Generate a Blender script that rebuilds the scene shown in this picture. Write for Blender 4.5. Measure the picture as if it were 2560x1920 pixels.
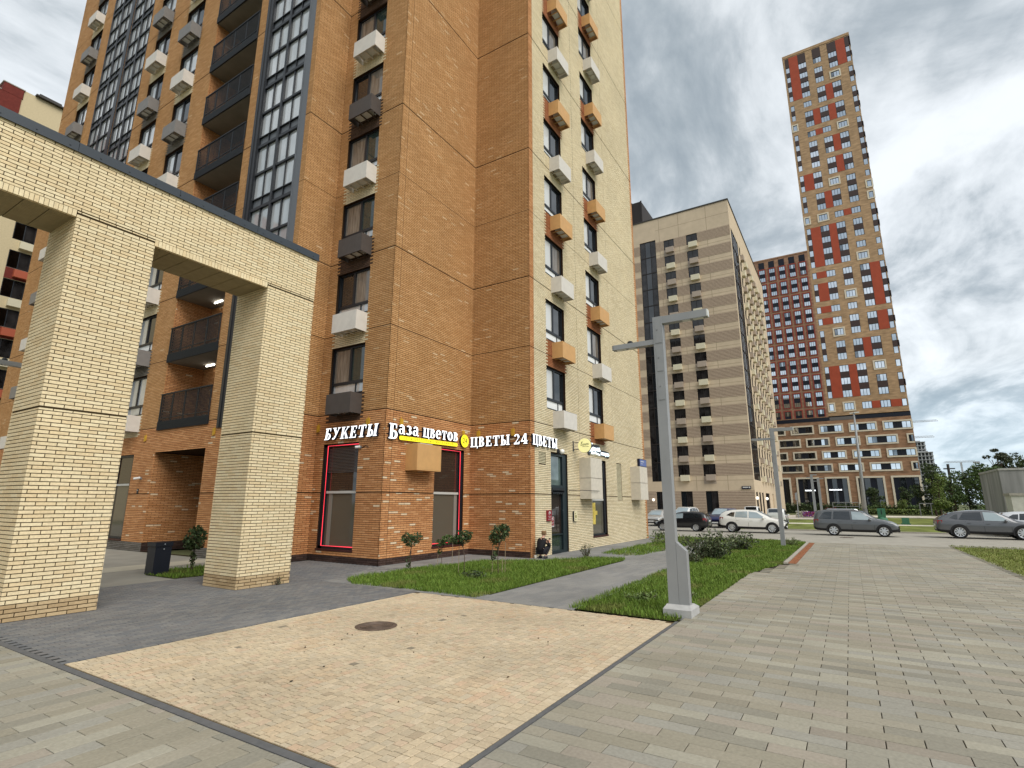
import bpy, math, random
import numpy as np
from mathutils import Matrix, Vector

for o in list(bpy.data.objects):
    bpy.data.objects.remove(o)
rnd = random.Random(7)
SC = bpy.context.scene
COL = SC.collection
PI = math.pi
R = math.radians

# ------------------------------------------------------------------ camera
CAMH = 2.1
_yaw, _pit, _rol = R(31.8198), R(12.5937), R(0.1334)
fw = Vector((math.cos(_yaw) * math.cos(_pit), math.sin(_yaw) * math.cos(_pit), math.sin(_pit)))
r0 = Vector((math.sin(_yaw), -math.cos(_yaw), 0))
u0 = r0.cross(fw)
rt = r0 * math.cos(_rol) + u0 * math.sin(_rol)
up = u0 * math.cos(_rol) - r0 * math.sin(_rol)
cd = bpy.data.cameras.new('camera')
cd.sensor_width = 36.0
cd.lens = 1330.26 / 2560 * 36.0
cd.clip_start = 0.05
cd.clip_end = 6000
cam = bpy.data.objects.new('camera', cd)
m4 = Matrix.Identity(4)
for i in range(3):
    m4[i][0] = rt[i]; m4[i][1] = up[i]; m4[i][2] = -fw[i]
m4[0][3] = 0; m4[1][3] = 0; m4[2][3] = CAMH
cam.matrix_world = m4
COL.objects.link(cam)
SC.camera = cam
CAM = Vector((0, 0, CAMH))

# ------------------------------------------------------------------ sky, sun, exposure
W = bpy.data.worlds.new('World')
SC.world = W
W.use_nodes = True
nt = W.node_tree
nt.nodes.clear()
N = nt.nodes.new
Lk = nt.links.new
out = N('ShaderNodeOutputWorld'); bg = N('ShaderNodeBackground')
bg.inputs['Strength'].default_value = 0.1
Lk(bg.outputs[0], out.inputs[0])
sky = N('ShaderNodeTexSky'); sky.sky_type = 'NISHITA'; sky.sun_disc = False
SUN_EL, SUN_AZ = 46, -112          # degrees; azimuth measured from +X towards +Y
sky.sun_elevation = R(SUN_EL)
sky.sun_rotation = R(90 - SUN_AZ)
tc = N('ShaderNodeTexCoord')
sep = N('ShaderNodeSeparateXYZ'); Lk(tc.outputs['Generated'], sep.inputs[0])


def math_n(op, a, b=None, clamp=False):
    n = N('ShaderNodeMath'); n.operation = op; n.use_clamp = clamp
    for i, v in enumerate((a, b)):
        if v is None: continue
        if isinstance(v, (int, float)): n.inputs[i].default_value = v
        else: Lk(v, n.inputs[i])
    return n.outputs[0]


zc = math_n('ADD', math_n('MAXIMUM', sep.outputs['Z'], 0.0), 0.16)
cmb = N('ShaderNodeCombineXYZ')
Lk(math_n('DIVIDE', sep.outputs['X'], zc), cmb.inputs[0])
Lk(math_n('DIVIDE', sep.outputs['Y'], zc), cmb.inputs[1])
mp = N('ShaderNodeMapping'); mp.inputs['Rotation'].default_value = (0, 0, R(-28)); mp.inputs['Scale'].default_value = (1.0, 1.55, 1)
mp.inputs['Location'].default_value = (0.35, 0.9, 0)
Lk(cmb.outputs[0], mp.inputs[0])


def noise(vec, scale, detail, rough, dist=0.0):
    n = N('ShaderNodeTexNoise'); n.inputs['Scale'].default_value = scale
    n.inputs['Detail'].default_value = detail; n.inputs['Roughness'].default_value = rough
    n.inputs['Distortion'].default_value = dist
    Lk(vec, n.inputs['Vector'])
    return n.outputs[0]


big = noise(mp.outputs[0], 1.15, 8, 0.60, 0.7)
fine = noise(mp.outputs[0], 5.5, 6, 0.55, 0.3)
val = math_n('ADD', math_n('MULTIPLY', big, 0.80), math_n('MULTIPLY', fine, 0.20))
ramp = N('ShaderNodeValToRGB')
cr = ramp.color_ramp
cr.interpolation = 'B_SPLINE'
cr.elements[0].position = 0.36; cr.elements[0].color = (0.25, 0.295, 0.32, 1)
cr.elements[1].position = 0.64; cr.elements[1].color = (0.92, 0.955, 0.97, 1)
e = cr.elements.new(0.455); e.color = (0.41, 0.455, 0.475, 1)
e = cr.elements.new(0.525); e.color = (0.64, 0.675, 0.69, 1)
Lk(val, ramp.inputs[0])
hz = N('ShaderNodeMix'); hz.data_type = 'RGBA'
lowm = math_n('SUBTRACT', 1.0, math_n('MULTIPLY', sep.outputs['Z'], 5.0), True)
Lk(math_n('MULTIPLY', lowm, 0.55), hz.inputs[0])
rs_ = N('ShaderNodeVectorMath'); rs_.operation = 'SCALE'; rs_.inputs['Scale'].default_value = 6.1
Lk(ramp.outputs[0], rs_.inputs[0])
Lk(rs_.outputs[0], hz.inputs[6])
hz.inputs[7].default_value = (3.7, 5.0, 6.3, 1)
mx = N('ShaderNodeMix'); mx.data_type = 'RGBA'; mx.inputs[0].default_value = 0.86
Lk(sky.outputs[0], mx.inputs[6]); Lk(hz.outputs[2], mx.inputs[7])
Lk(mx.outputs[2], bg.inputs['Color'])

sd = bpy.data.lights.new('sun', 'SUN')
sd.energy = 1.5
sd.angle = R(45)
sd.color = (1.0, 0.965, 0.91)
so = bpy.data.objects.new('sun', sd)
_sdir = Vector((math.cos(R(SUN_AZ)) * math.cos(R(SUN_EL)), math.sin(R(SUN_AZ)) * math.cos(R(SUN_EL)), math.sin(R(SUN_EL))))
so.rotation_euler = (-_sdir).to_track_quat('-Z', 'Y').to_euler()
so.location = (0, -20, 60)
COL.objects.link(so)

vs = SC.view_settings
vs.view_transform = 'Standard'; vs.look = 'None'; vs.gamma = 1; vs.use_curve_mapping = False
vs.exposure = 1.0
SC.render.engine = 'CYCLES'
SC.cycles.use_denoising = True
SC.cycles.max_bounces = 6
SC.cycles.diffuse_bounces = 3
SC.cycles.glossy_bounces = 3
SC.cycles.transmission_bounces = 3
SC.cycles.sample_clamp_indirect = 4
SC.cycles.caustics_reflective = False
SC.cycles.caustics_refractive = False

# ------------------------------------------------------------------ materials
MATS = {}


def mat(name, col=(0.5, 0.5, 0.5), rough=0.7, spec=0.3, metal=0.0, var=0.0, vscale=3.0, bump=0.0, bscale=60.0, attr=None,
        emit=None, ior=None, coat=0.0, stretch=None, var2=0.0, v2scale=0.35):
    """attr: None | 'col' (face colour of the mesh) | 'obj' (colour of the object)"""
    if name in MATS: return MATS[name]
    m = bpy.data.materials.new(name); m.use_nodes = True
    t = m.node_tree; b = t.nodes['Principled BSDF']
    b.inputs['Roughness'].default_value = rough
    b.inputs['Metallic'].default_value = metal
    b.inputs['Specular IOR Level'].default_value = spec
    if ior: b.inputs['IOR'].default_value = ior
    if coat:
        b.inputs['Coat Weight'].default_value = coat; b.inputs['Coat Roughness'].default_value = 0.04
    if attr == 'col':
        a = t.nodes.new('ShaderNodeAttribute'); a.attribute_name = 'col'; src = a.outputs['Color']
    elif attr == 'obj':
        a = t.nodes.new('ShaderNodeObjectInfo'); src = a.outputs['Color']
    else:
        a = t.nodes.new('ShaderNodeRGB'); a.outputs[0].default_value = (*col, 1); src = a.outputs[0]
    if var or bump or var2:
        g = t.nodes.new('ShaderNodeNewGeometry')
        vec = g.outputs['Position']
        if stretch:
            mpn = t.nodes.new('ShaderNodeMapping'); mpn.inputs['Scale'].default_value = stretch
            t.links.new(vec, mpn.inputs[0]); vec = mpn.outputs[0]

        def var_mul(src, amt, scale, det):
            n = t.nodes.new('ShaderNodeTexNoise'); n.inputs['Scale'].default_value = scale; n.inputs['Detail'].default_value = det
            t.links.new(vec, n.inputs['Vector'])
            mr = t.nodes.new('ShaderNodeMapRange')
            mr.inputs[1].default_value = 0.28; mr.inputs[2].default_value = 0.72
            mr.inputs[3].default_value = 1 - amt; mr.inputs[4].default_value = 1 + amt
            t.links.new(n.outputs[0], mr.inputs[0])
            vm = t.nodes.new('ShaderNodeVectorMath'); vm.operation = 'SCALE'
            t.links.new(src, vm.inputs[0]); t.links.new(mr.outputs[0], vm.inputs['Scale'])
            return vm.outputs[0]
        if var: src = var_mul(src, var, vscale, 6)
        if var2: src = var_mul(src, var2, v2scale, 3)
        if bump:
            n2 = t.nodes.new('ShaderNodeTexNoise'); n2.inputs['Scale'].default_value = bscale; n2.inputs['Detail'].default_value = 4
            t.links.new(vec, n2.inputs['Vector'])
            bp = t.nodes.new('ShaderNodeBump'); bp.inputs['Strength'].default_value = bump; bp.inputs['Distance'].default_value = 0.01
            t.links.new(n2.outputs[0], bp.inputs['Height']); t.links.new(bp.outputs[0], b.inputs['Normal'])
    t.links.new(src, b.inputs['Base Color'])
    if emit:
        b.inputs['Emission Color'].default_value = (*emit[:3], 1); b.inputs['Emission Strength'].default_value = emit[3]
    MATS[name] = m
    return m


M_BRICK = mat('brick_face', attr='col', rough=0.8, spec=0.25, var=0.12, vscale=25, var2=0.07, v2scale=0.5)
M_BRICKO = mat('brick_face_single', attr='obj', rough=0.8, spec=0.25, var=0.12, vscale=25, var2=0.07, v2scale=0.5)
M_MORT = mat('dark_mortar', (0.038, 0.021, 0.012), rough=0.95, spec=0.1)
M_MORTC = mat('brown_mortar', (0.055, 0.038, 0.018), rough=0.95, spec=0.1)
M_BLACK = mat('anthracite_frame', (0.012, 0.014, 0.018), rough=0.42, spec=0.4)
M_GREYMET = mat('grey_metal_sheet', (0.035, 0.044, 0.054), rough=0.45, spec=0.45, var=0.08, vscale=1.2)
M_PANELG = mat('grey_spandrel', (0.13, 0.14, 0.155), rough=0.5)
M_WHITE = mat('white_reflection_pane', (0.78, 0.78, 0.76), rough=0.45)  # lower window panes: sky reflection put into the colour as plain white
M_GLASS = mat('window_glass', (0.012, 0.015, 0.018), rough=0.03, spec=0.75, ior=1.65)
M_GLASS2 = mat('window_glass_greenish', (0.03, 0.045, 0.04), rough=0.03, spec=0.7, ior=1.6)
M_GLASSC = mat('curtained_glass', (0.20, 0.17, 0.14), rough=0.05, spec=0.7, ior=1.6, var=0.5, vscale=5, stretch=(3, 3, 0.25))
M_GLASSW = mat('glass_white_reflection', (0.62, 0.62, 0.60), rough=0.08, spec=0.6, ior=1.5)  # left panes on the cream wall, bright sky reflection painted white
M_GLASSB = mat('pale_reflecting_glass', (0.58, 0.60, 0.61), rough=0.05, metal=0.3, spec=0.9, var=0.15, vscale=1.5, stretch=(2, 2, .6))  # pale base stands for curtains and part of the bright sky reflection
M_BOXL = mat('perforated_light_sheet', (0.63, 0.59, 0.53), rough=0.55, var=0.06, vscale=4, bump=0.25, bscale=70)
M_BOXD = mat('perforated_dark_sheet', (0.075, 0.062, 0.055), rough=0.55, var=0.08, vscale=4, bump=0.25, bscale=70)
M_BOXG = mat('perforated_grey_sheet', (0.20, 0.19, 0.18), rough=0.55, var=0.08, vscale=4, bump=0.25, bscale=70)
M_BOXO = mat('perforated_orange_sheet', (0.58, 0.33, 0.13), rough=0.55, var=0.07, vscale=4, bump=0.25, bscale=70)
M_UNIT = mat('air_conditioner_white', (0.6, 0.6, 0.58), rough=0.5)
M_DARK = mat('dark_interior', (0.01, 0.009, 0.008), rough=0.9, spec=0.05)
M_CONC = mat('slab_soffit_grey', (0.19, 0.175, 0.15), rough=0.9, var=0.1, vscale=2)
M_BAR = mat('railing_black', (0.014, 0.017, 0.02), rough=0.5)
M_LAMPON = mat('lit_tube', (1, 1, 1), emit=(1.0, 0.95, 0.82, 6))
M_SOFF = mat('pergola_soffit', (0.33, 0.27, 0.155), rough=0.85, var=0.1, vscale=6)
M_RED = mat('red_neon_tube', (0.5, 0.02, 0.04), rough=0.4, emit=(1.0, 0.06, 0.09, 0.8))


# ------------------------------------------------------------------ mesh helpers
class MB:
    """collects polygons; build() links them as ONE mesh object"""

    def __init__(s):
        s.v = []; s.f = []; s.m = []; s.c = []; s.ci = None

    def quad(s, a, b, c, d, mi=0):
        n = len(s.v); s.v += [a, b, c, d]; s.f.append((n, n + 1, n + 2, n + 3)); s.m.append(mi)

    def poly(s, pts, mi=0):
        n = len(s.v); s.v += list(pts); s.f.append(tuple(range(n, n + len(pts)))); s.m.append(mi)

    def box(s, x0, y0, z0, x1, y1, z1, mi=0, skip=''):
        if x0 > x1: x0, x1 = x1, x0
        if y0 > y1: y0, y1 = y1, y0
        if z0 > z1: z0, z1 = z1, z0
        n = len(s.v)
        s.v += [(x0, y0, z0), (x1, y0, z0), (x1, y1, z0), (x0, y1, z0), (x0, y0, z1), (x1, y0, z1), (x1, y1, z1), (x0, y1, z1)]
        F = {'b': (0, 3, 2, 1), 't': (4, 5, 6, 7), 'f': (0, 1, 5, 4), 'r': (1, 2, 6, 5), 'k': (2, 3, 7, 6), 'l': (3, 0, 4, 7)}
        for k, q in F.items():
            if k in skip: continue
            s.f.append(tuple(n + i for i in q)); s.m.append(mi)

    def prism(s, pts, z0, z1, mi=0, mtop=None, cap=True):
        """pts: CCW footprint (x,y)"""
        n = len(s.v); k = len(pts)
        s.v += [(x, y, z0) for x, y in pts] + [(x, y, z1) for x, y in pts]
        for i in range(k):
            j = (i + 1) % k
            s.f.append((n + i, n + j, n + k + j, n + k + i)); s.m.append(mi)
        if cap:
            s.f.append(tuple(n + k + i for i in range(k))); s.m.append(mi if mtop is None else mtop)
            s.f.append(tuple(n + i for i in reversed(range(k)))); s.m.append(mi)

    def tube(s, pts, rad, seg=6, mi=0, cap=True):
        """tube through 3D points; rad a number or one per point"""
        P = [Vector(p) for p in pts]
        rr = rad if isinstance(rad, (list, tuple)) else [rad] * len(P)
        base = len(s.v)
        for i, p in enumerate(P):
            d = (P[min(i + 1, len(P) - 1)] - P[max(i - 1, 0)]).normalized()
            a = d.orthogonal().normalized() if abs(d.z) > 0.98 else d.cross(Vector((0, 0, 1))).normalized()
            b = d.cross(a)
            for k in range(seg):
                t = 2 * PI * k / seg
                s.v.append(tuple(p + (a * math.cos(t) + b * math.sin(t)) * rr[i]))
        for i in range(len(P) - 1):
            for k in range(seg):
                k2 = (k + 1) % seg
                s.f.append((base + i * seg + k, base + i * seg + k2, base + (i + 1) * seg + k2, base + (i + 1) * seg + k)); s.m.append(mi)
        if cap:
            s.f.append(tuple(base + k for k in reversed(range(seg)))); s.m.append(mi)
            q = base + (len(P) - 1) * seg
            s.f.append(tuple(q + k for k in range(seg))); s.m.append(mi)

    def lathe(s, c, prof, seg=20, axis='z', mi=0):
        """prof: list of (radius, height) along the axis"""
        base = len(s.v)
        for r_, h in prof:
            for k in range(seg):
                t = 2 * PI * k / seg
                a, b = r_ * math.cos(t), r_ * math.sin(t)
                s.v.append({'z': (c[0] + a, c[1] + b, c[2] + h), 'y': (c[0] + a, c[1] + h, c[2] + b), 'x': (c[0] + h, c[1] + a, c[2] + b)}[axis])
        for i in range(len(prof) - 1):
            for k in range(seg):
                k2 = (k + 1) % seg
                s.f.append((base + i * seg + k, base + i * seg + k2, base + (i + 1) * seg + k2, base + (i + 1) * seg + k)); s.m.append(mi)

    def mesh(s, name, mats, smooth=False):
        me = bpy.data.meshes.new(name)
        me.from_pydata([tuple(p) for p in s.v], [], s.f)
        for m in (mats if isinstance(mats, (list, tuple)) else [mats]): me.materials.append(m)
        if len(me.materials) > 1: me.polygons.foreach_set('material_index', s.m)
        if s.c:
            at = me.attributes.new('col', 'FLOAT_COLOR', 'FACE')
            at.data.foreach_set('color', np.array(s.c, dtype=np.float32).ravel())
        if smooth: me.polygons.foreach_set('use_smooth', [True] * len(me.polygons))
        me.update()
        return me

    def build(s, name, mats, parent=None, smooth=False, **k):
        return link(name, s.mesh(name, mats, smooth), parent, **k)


WL = {}          # world location of unrotated objects


def link(name, me, parent=None, loc=(0, 0, 0), rot=0.0, local=False, color=None):
    """links a mesh (or None = Empty); loc is in world space unless local"""
    o = bpy.data.objects.new(name, me)
    COL.objects.link(o)
    loc = Vector(loc)
    if parent is not None:
        o.parent = parent
        if not local: loc = loc - WL.get(parent.name, Vector((0, 0, 0)))
        WL[o.name] = WL.get(parent.name, Vector((0, 0, 0))) + loc
    else:
        WL[o.name] = loc.copy()
    o.location = loc
    if rot: o.rotation_euler = (0, 0, rot)
    if color is not None: o.color = (*color[:3], 1)
    return o


def thing(name, label, cat, loc=(0, 0, 0), rot=0.0, group=None):
    o = link(name, None, None, loc=loc, rot=rot)
    o.empty_display_size = 0.2
    tag(o, label, cat, group)
    return o


def tag(o, label=None, cat=None, group=None, kind=None):
    if label: o['label'] = label
    if cat: o['category'] = cat
    if group: o['group'] = group
    if kind: o['kind'] = kind
    return o


def dup(root, loc, rot, label=None, group=None):
    r = root.copy(); COL.objects.link(r); r.location = loc; r.rotation_euler = (0, 0, rot)
    if label: r['label'] = label
    if group: r['group'] = group
    for ch in list(root.children):
        c = ch.copy(); COL.objects.link(c); c.parent = r
        for g in list(ch.children):
            d = g.copy(); COL.objects.link(d); d.parent = c
    return r


def copy_part(o, parent, loc, rot=None):
    """copy of a part (with its sub-parts) under PARENT; loc in the parent's space"""
    c = o.copy(); COL.objects.link(c); c.parent = parent; c.location = loc
    if rot is not None: c.rotation_euler = (0, 0, rot)
    for g in list(o.children):
        d = g.copy(); COL.objects.link(d); d.parent = c
    return c


def kill(o):
    for c in list(o.children): kill(c)
    bpy.data.objects.remove(o)


def fast_mesh(name, V, F, mats, cols=None, smooth=False):
    """V (n,3), F (k,4) or (k,3) arrays of equal polygons"""
    me = bpy.data.meshes.new(name)
    V = np.asarray(V, dtype=np.float32); F = np.asarray(F, dtype=np.int32)
    k, c = F.shape
    me.vertices.add(len(V)); me.vertices.foreach_set('co', V.ravel())
    me.loops.add(k * c); me.loops.foreach_set('vertex_index', F.ravel())
    me.polygons.add(k)
    me.polygons.foreach_set('loop_start', np.arange(0, k * c, c, dtype=np.int32))
    me.update(calc_edges=True)
    for m in (mats if isinstance(mats, (list, tuple)) else [mats]): me.materials.append(m)
    if cols is not None:
        at = me.attributes.new('col', 'FLOAT_COLOR', 'FACE')
        C = np.ones((k, 4), dtype=np.float32); C[:, :3] = cols
        at.data.foreach_set('color', C.ravel())
    me.polygons.foreach_set('use_smooth', np.full(k, bool(smooth)))
    me.update()
    return me


def boxes_mesh(name, lo, hi, cols, mats, skip_back=None):
    """many axis-aligned boxes: lo, hi (n,3); cols (n,3) -> one mesh with a face colour each"""
    lo = np.asarray(lo, dtype=np.float32); hi = np.asarray(hi, dtype=np.float32); n = len(lo)
    x = np.stack([lo, hi], 1)
    idx = np.array([[0, 0, 0], [1, 0, 0], [1, 1, 0], [0, 1, 0], [0, 0, 1], [1, 0, 1], [1, 1, 1], [0, 1, 1]])
    V = np.stack([x[:, idx[:, a], a] for a in range(3)], -1).reshape(-1, 3)
    FB = {'b': (0, 3, 2, 1), 't': (4, 5, 6, 7), 'f': (0, 1, 5, 4), 'r': (1, 2, 6, 5), 'k': (2, 3, 7, 6), 'l': (3, 0, 4, 7)}
    fb = np.array([v for k, v in FB.items() if not skip_back or k not in skip_back])
    F = (np.arange(n)[:, None, None] * 8 + fb[None]).reshape(-1, 4)
    C = np.repeat(np.asarray(cols, dtype=np.float32), len(fb), axis=0)
    return fast_mesh(name, V, F, mats, C)


PAL = {
    'red': [(0.55, 0.265, 0.11), (0.51, 0.235, 0.095), (0.60, 0.30, 0.13), (0.53, 0.25, 0.10), (0.47, 0.21, 0.082)],
    'ochre': [(0.50, 0.275, 0.115), (0.47, 0.25, 0.10), (0.54, 0.30, 0.13), (0.45, 0.235, 0.092), (0.49, 0.265, 0.108)],
    'cream': [(0.70, 0.595, 0.39), (0.73, 0.625, 0.42), (0.67, 0.56, 0.36), (0.71, 0.60, 0.40), (0.65, 0.54, 0.345)],
    'pergola': [(0.75, 0.615, 0.385), (0.77, 0.645, 0.415), (0.72, 0.585, 0.36), (0.76, 0.62, 0.39), (0.71, 0.56, 0.335)],
    'stain': [(0.47, 0.34, 0.19), (0.52, 0.385, 0.22), (0.43, 0.305, 0.165)],
    'dark': [(0.055, 0.032, 0.026), (0.042, 0.026, 0.022), (0.07, 0.042, 0.034)],
    'brown': [(0.085, 0.05, 0.032), (0.07, 0.042, 0.028), (0.10, 0.058, 0.038)],
    'grey': [(0.16, 0.145, 0.125), (0.18, 0.16, 0.135), (0.14, 0.125, 0.105)],
    'rust': [(0.33, 0.125, 0.05), (0.30, 0.11, 0.045), (0.36, 0.14, 0.06)],
    'pale': [(0.70, 0.52, 0.33), (0.74, 0.575, 0.38)],
    'fleck': [(0.58, 0.37, 0.19), (0.64, 0.43, 0.24), (0.54, 0.33, 0.16)],
}


class Bricks:
    def __init__(s): s.lo = []; s.hi = []; s.c = []; s.full = []

    def face(s, axis, plane, sign, u0, u1, z0, z1, holes, colf, course=0.075, pitch=0.315, j=0.016, proud=0.012, seams=(), zoff=0.0):
        """wall face at axis=plane ('x' or 'y'), outward sign, u along the other axis"""
        k0 = int(math.floor((z0 - zoff) / course))
        k1 = int(math.ceil((z1 - zoff) / course))
        for k in range(k0, k1):
            a = max(z0, zoff + k * course + j * 0.5); b = min(z1, zoff + (k + 1) * course - j * 0.5)
            for sm in seams:
                if a < sm < b:
                    if sm - a > b - sm: b = sm - 0.014
                    else: a = sm + 0.014
            if b - a < 0.012: continue
            zm = (a + b) / 2
            iv = [(u0, u1)]
            for (ha, hb, hz0, hz1) in holes:
                if hz0 - 0.01 < zm < hz1 + 0.01:
                    nv = []
                    for (p, q) in iv:
                        if hb <= p or ha >= q: nv.append((p, q)); continue
                        if ha > p: nv.append((p, ha))
                        if hb < q: nv.append((hb, q))
                    iv = nv
            off = (k % 2) * pitch * 0.5 + 0.07
            for (p, q) in iv:
                i = math.floor((p - u0 - off) / pitch)
                u = u0 + off + i * pitch
                while u < q - 0.004:
                    ua = max(p, u + j * 0.5); ub = min(q, u + pitch - j * 0.5)
                    if ub - ua > 0.02:
                        full = (ub - ua) > pitch - j - 0.002 and (b - a) > course - j - 0.002
                        c = colf((ua + ub) / 2, zm)
                        if c is not None:
                            if axis == 'x':
                                p0, p1 = sorted((plane, plane + sign * proud))
                                s.lo.append((p0, ua, a)); s.hi.append((p1, ub, b))
                            else:
                                p0, p1 = sorted((plane, plane + sign * proud))
                                s.lo.append((ua, p0, a)); s.hi.append((ub, p1, b))
                            s.c.append(c); s.full.append((axis, sign) if full else None)
                    u += pitch

    def build(s, parent, n_single=300, mat_stuff=None, mat_one=None, name='brick', seen=None):
        lo = np.array(s.lo); hi = np.array(s.hi); c = np.array(s.c)
        mid = (lo + hi) / 2
        d = np.linalg.norm(mid - np.array(CAM), axis=1)
        el = np.array([f is not None for f in s.full])
        if seen is not None: el &= np.array([bool(seen(*m_)) for m_ in mid])
        # in the picture?
        v = mid - np.array(CAM)
        z = v @ np.array(fw); px = 1280 + 1330 * (v @ np.array(rt)) / np.maximum(z, 0.01); py = 960 - 1330 * (v @ np.array(up)) / np.maximum(z, 0.01)
        el &= (z > 0) & (px > 10) & (px < 2550) & (py > 10) & (py < 1910)
        order = np.argsort(np.where(el, d, 1e9))[:n_single]
        order = [i for i in order if el[i]]
        cache = {}
        for i in order:
            key = (s.full[i], tuple(np.round(hi[i] - lo[i], 3)))
            if key not in cache:
                h = (hi[i] - lo[i]) / 2
                mb = MB(); mb.box(-h[0], -h[1], -h[2], h[0], h[1], h[2])
                cache[key] = mb.mesh(name, mat_one or M_BRICKO)
            link(name, cache[key], parent, loc=mid[i], color=c[i])
        keep = np.ones(len(lo), bool); keep[order] = False
        me = boxes_mesh(name + '_courses', lo[keep], hi[keep], c[keep], mat_stuff or M_BRICK)
        o = link(name + '_courses', me, parent)
        o['kind'] = 'stuff'
        return o


def pick(key): return rnd.choice(PAL[key])


def wall_holes(mb, axis, plane, sign, u0, u1, z0, z1, holes, mi=0, depth=0.22, mr=0, back=True):
    """wall sheet with openings and reveals"""
    us = sorted({u0, u1, *[min(max(h[0], u0), u1) for h in holes], *[min(max(h[1], u0), u1) for h in holes]})
    zs = sorted({z0, z1, *[min(max(h[2], z0), z1) for h in holes], *[min(max(h[3], z0), z1) for h in holes]})

    def P(u, z, d=0.0):
        return (plane - sign * d, u, z) if axis == 'x' else (u, plane - sign * d, z)
    flip = (axis == 'x') == (sign < 0)

    def q(a, b, c, d, m):
        mb.quad(a, b, c, d, m)
    for i in range(len(us) - 1):
        run = None
        for k in range(len(zs) - 1):
            um, zm = (us[i] + us[i + 1]) / 2, (zs[k] + zs[k + 1]) / 2
            inside = any(h[0] < um < h[1] and h[2] < zm < h[3] for h in holes)
            if not inside:
                if run is None: run = zs[k]
            if (inside or k == len(zs) - 2) and run is not None:
                top = zs[k] if inside else zs[k + 1]
                q(P(us[i], run), P(us[i + 1], run), P(us[i + 1], top), P(us[i], top), mi)
                run = None
    for (a, b, c, d) in [h[:4] for h in holes]:
        q(P(a, c), P(a, c, depth), P(a, d, depth), P(a, d), mr)
        q(P(b, c), P(b, c, depth), P(b, d, depth), P(b, d), mr)
        q(P(a, d), P(b, d), P(b, d, depth), P(a, d, depth), mr)
        q(P(a, c), P(b, c), P(b, c, depth), P(a, c, depth), mr)
        if back: q(P(a, c, depth), P(b, c, depth), P(b, d, depth), P(a, d, depth), mr)

# ------------------------------------------------------------------ ground
M_SOIL = mat('ground_far', (0.12, 0.13, 0.06), rough=0.95, spec=0.1, var=0.3, vscale=0.2)
M_ASPH = mat('road_light', (0.34, 0.315, 0.265), rough=0.9, spec=0.2, var=0.12, vscale=1.5, bump=0.2, bscale=30)
M_JOINT = mat('paving_joint', (0.05, 0.043, 0.03), rough=0.95, spec=0.1)
M_JOINTC = mat('cream_paving_joint', (0.11, 0.08, 0.042), rough=0.95, spec=0.1)
M_JOINTD = mat('dark_paving_joint', (0.035, 0.035, 0.034), rough=0.95, spec=0.1)
M_STONE = mat('paving_stone', attr='col', rough=0.85, spec=0.25, var=0.12, vscale=30, bump=0.35, bscale=160, var2=0.12, v2scale=0.6)
M_STONEO = mat('paving_stone_single', attr='obj', rough=0.85, spec=0.25, var=0.12, vscale=30, bump=0.35, bscale=160, var2=0.12, v2scale=0.6)
M_EDGE = mat('dark_edging', (0.115, 0.115, 0.115), rough=0.9, var=0.15, vscale=10)
M_KERB = mat('kerb_concrete', (0.36, 0.33, 0.28), rough=0.9, var=0.12, vscale=8)
M_TURF = mat('turf_soil', (0.045, 0.055, 0.014), rough=0.95, spec=0.05, var=0.3, vscale=5)
M_LAWNF = mat('far_lawn', (0.155, 0.175, 0.05), rough=0.95, spec=0.05, var=0.35, vscale=0.8, stretch=(0.35, 1, 1), var2=0.2, v2scale=0.25)
M_PATHW = mat('pale_path', (0.62, 0.57, 0.47), rough=0.9, var=0.06, vscale=2)


def sheet(name, pts, z, m, kind='structure', parent=None):
    mb = MB(); mb.poly([(x, y, z) for x, y in pts])
    me = mb.mesh(name, m)
    o = link(name, me, parent)
    o['kind'] = kind
    return o


sheet('ground', [(-3000, -3000), (3000, -3000), (3000, 3000), (-3000, 3000)], -0.06, M_SOIL)
sheet('road', [(34.9, -400), (49.3, -400), (49.3, 200), (34.9, 200)], -0.004, M_ASPH)
sheet('parking_area', [(49.3, 8.3), (88.8, 9.4), (88.8, 40), (49.3, 40)], -0.008, M_ASPH)


def inside(poly, x, y):
    c = False; n = len(poly); j = n - 1
    for i in range(n):
        xi, yi = poly[i]; xj, yj = poly[j]
        if (yi > y) != (yj > y) and x < (xj - xi) * (y - yi) / (yj - yi) + xi: c = not c
        j = i
    return c


BED1 = [(10.55, 9.45), (10.45, 7.43), (14.0, 7.42), (20.05, 7.45), (20.7, 7.65), (20.0, 8.6), (18.8, 9.5), (18.0, 10.05), (16.9, 11.6), (13.4, 12.25), (10.9, 12.2), (10.4, 11.4)]
BED3 = [(10.42, 2.95), (11.8, 2.88), (15.0, 2.86), (18.3, 2.84), (20.2, 2.6), (21.9, 2.22), (22.1, 2.34), (34.3, 2.30), (35.2, 2.7), (35.2, 7.35), (28.0, 6.35), (24.8, 5.85), (20.9, 5.4), (15.0, 5.17), (10.5, 5.14)]
BED2 = [(22.2, 9.3), (21.9, 8.0), (22.3, 7.55), (25.4, 7.4), (28.1, 7.2), (35.3, 7.48), (35.3, 11.4), (33.9, 10.2), (33.0, 9.3)]
BED0 = [(8.38, 17.95), (8.42, 16.38), (9.25, 16.34), (12.0, 16.34), (12.0, 18.75), (9.3, 18.72)]
LAWNR = [(22.0, -4.12), (36.0, -4.05), (34.7, -30), (12, -30), (12, -12), (19.0, -4.5)]

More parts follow.
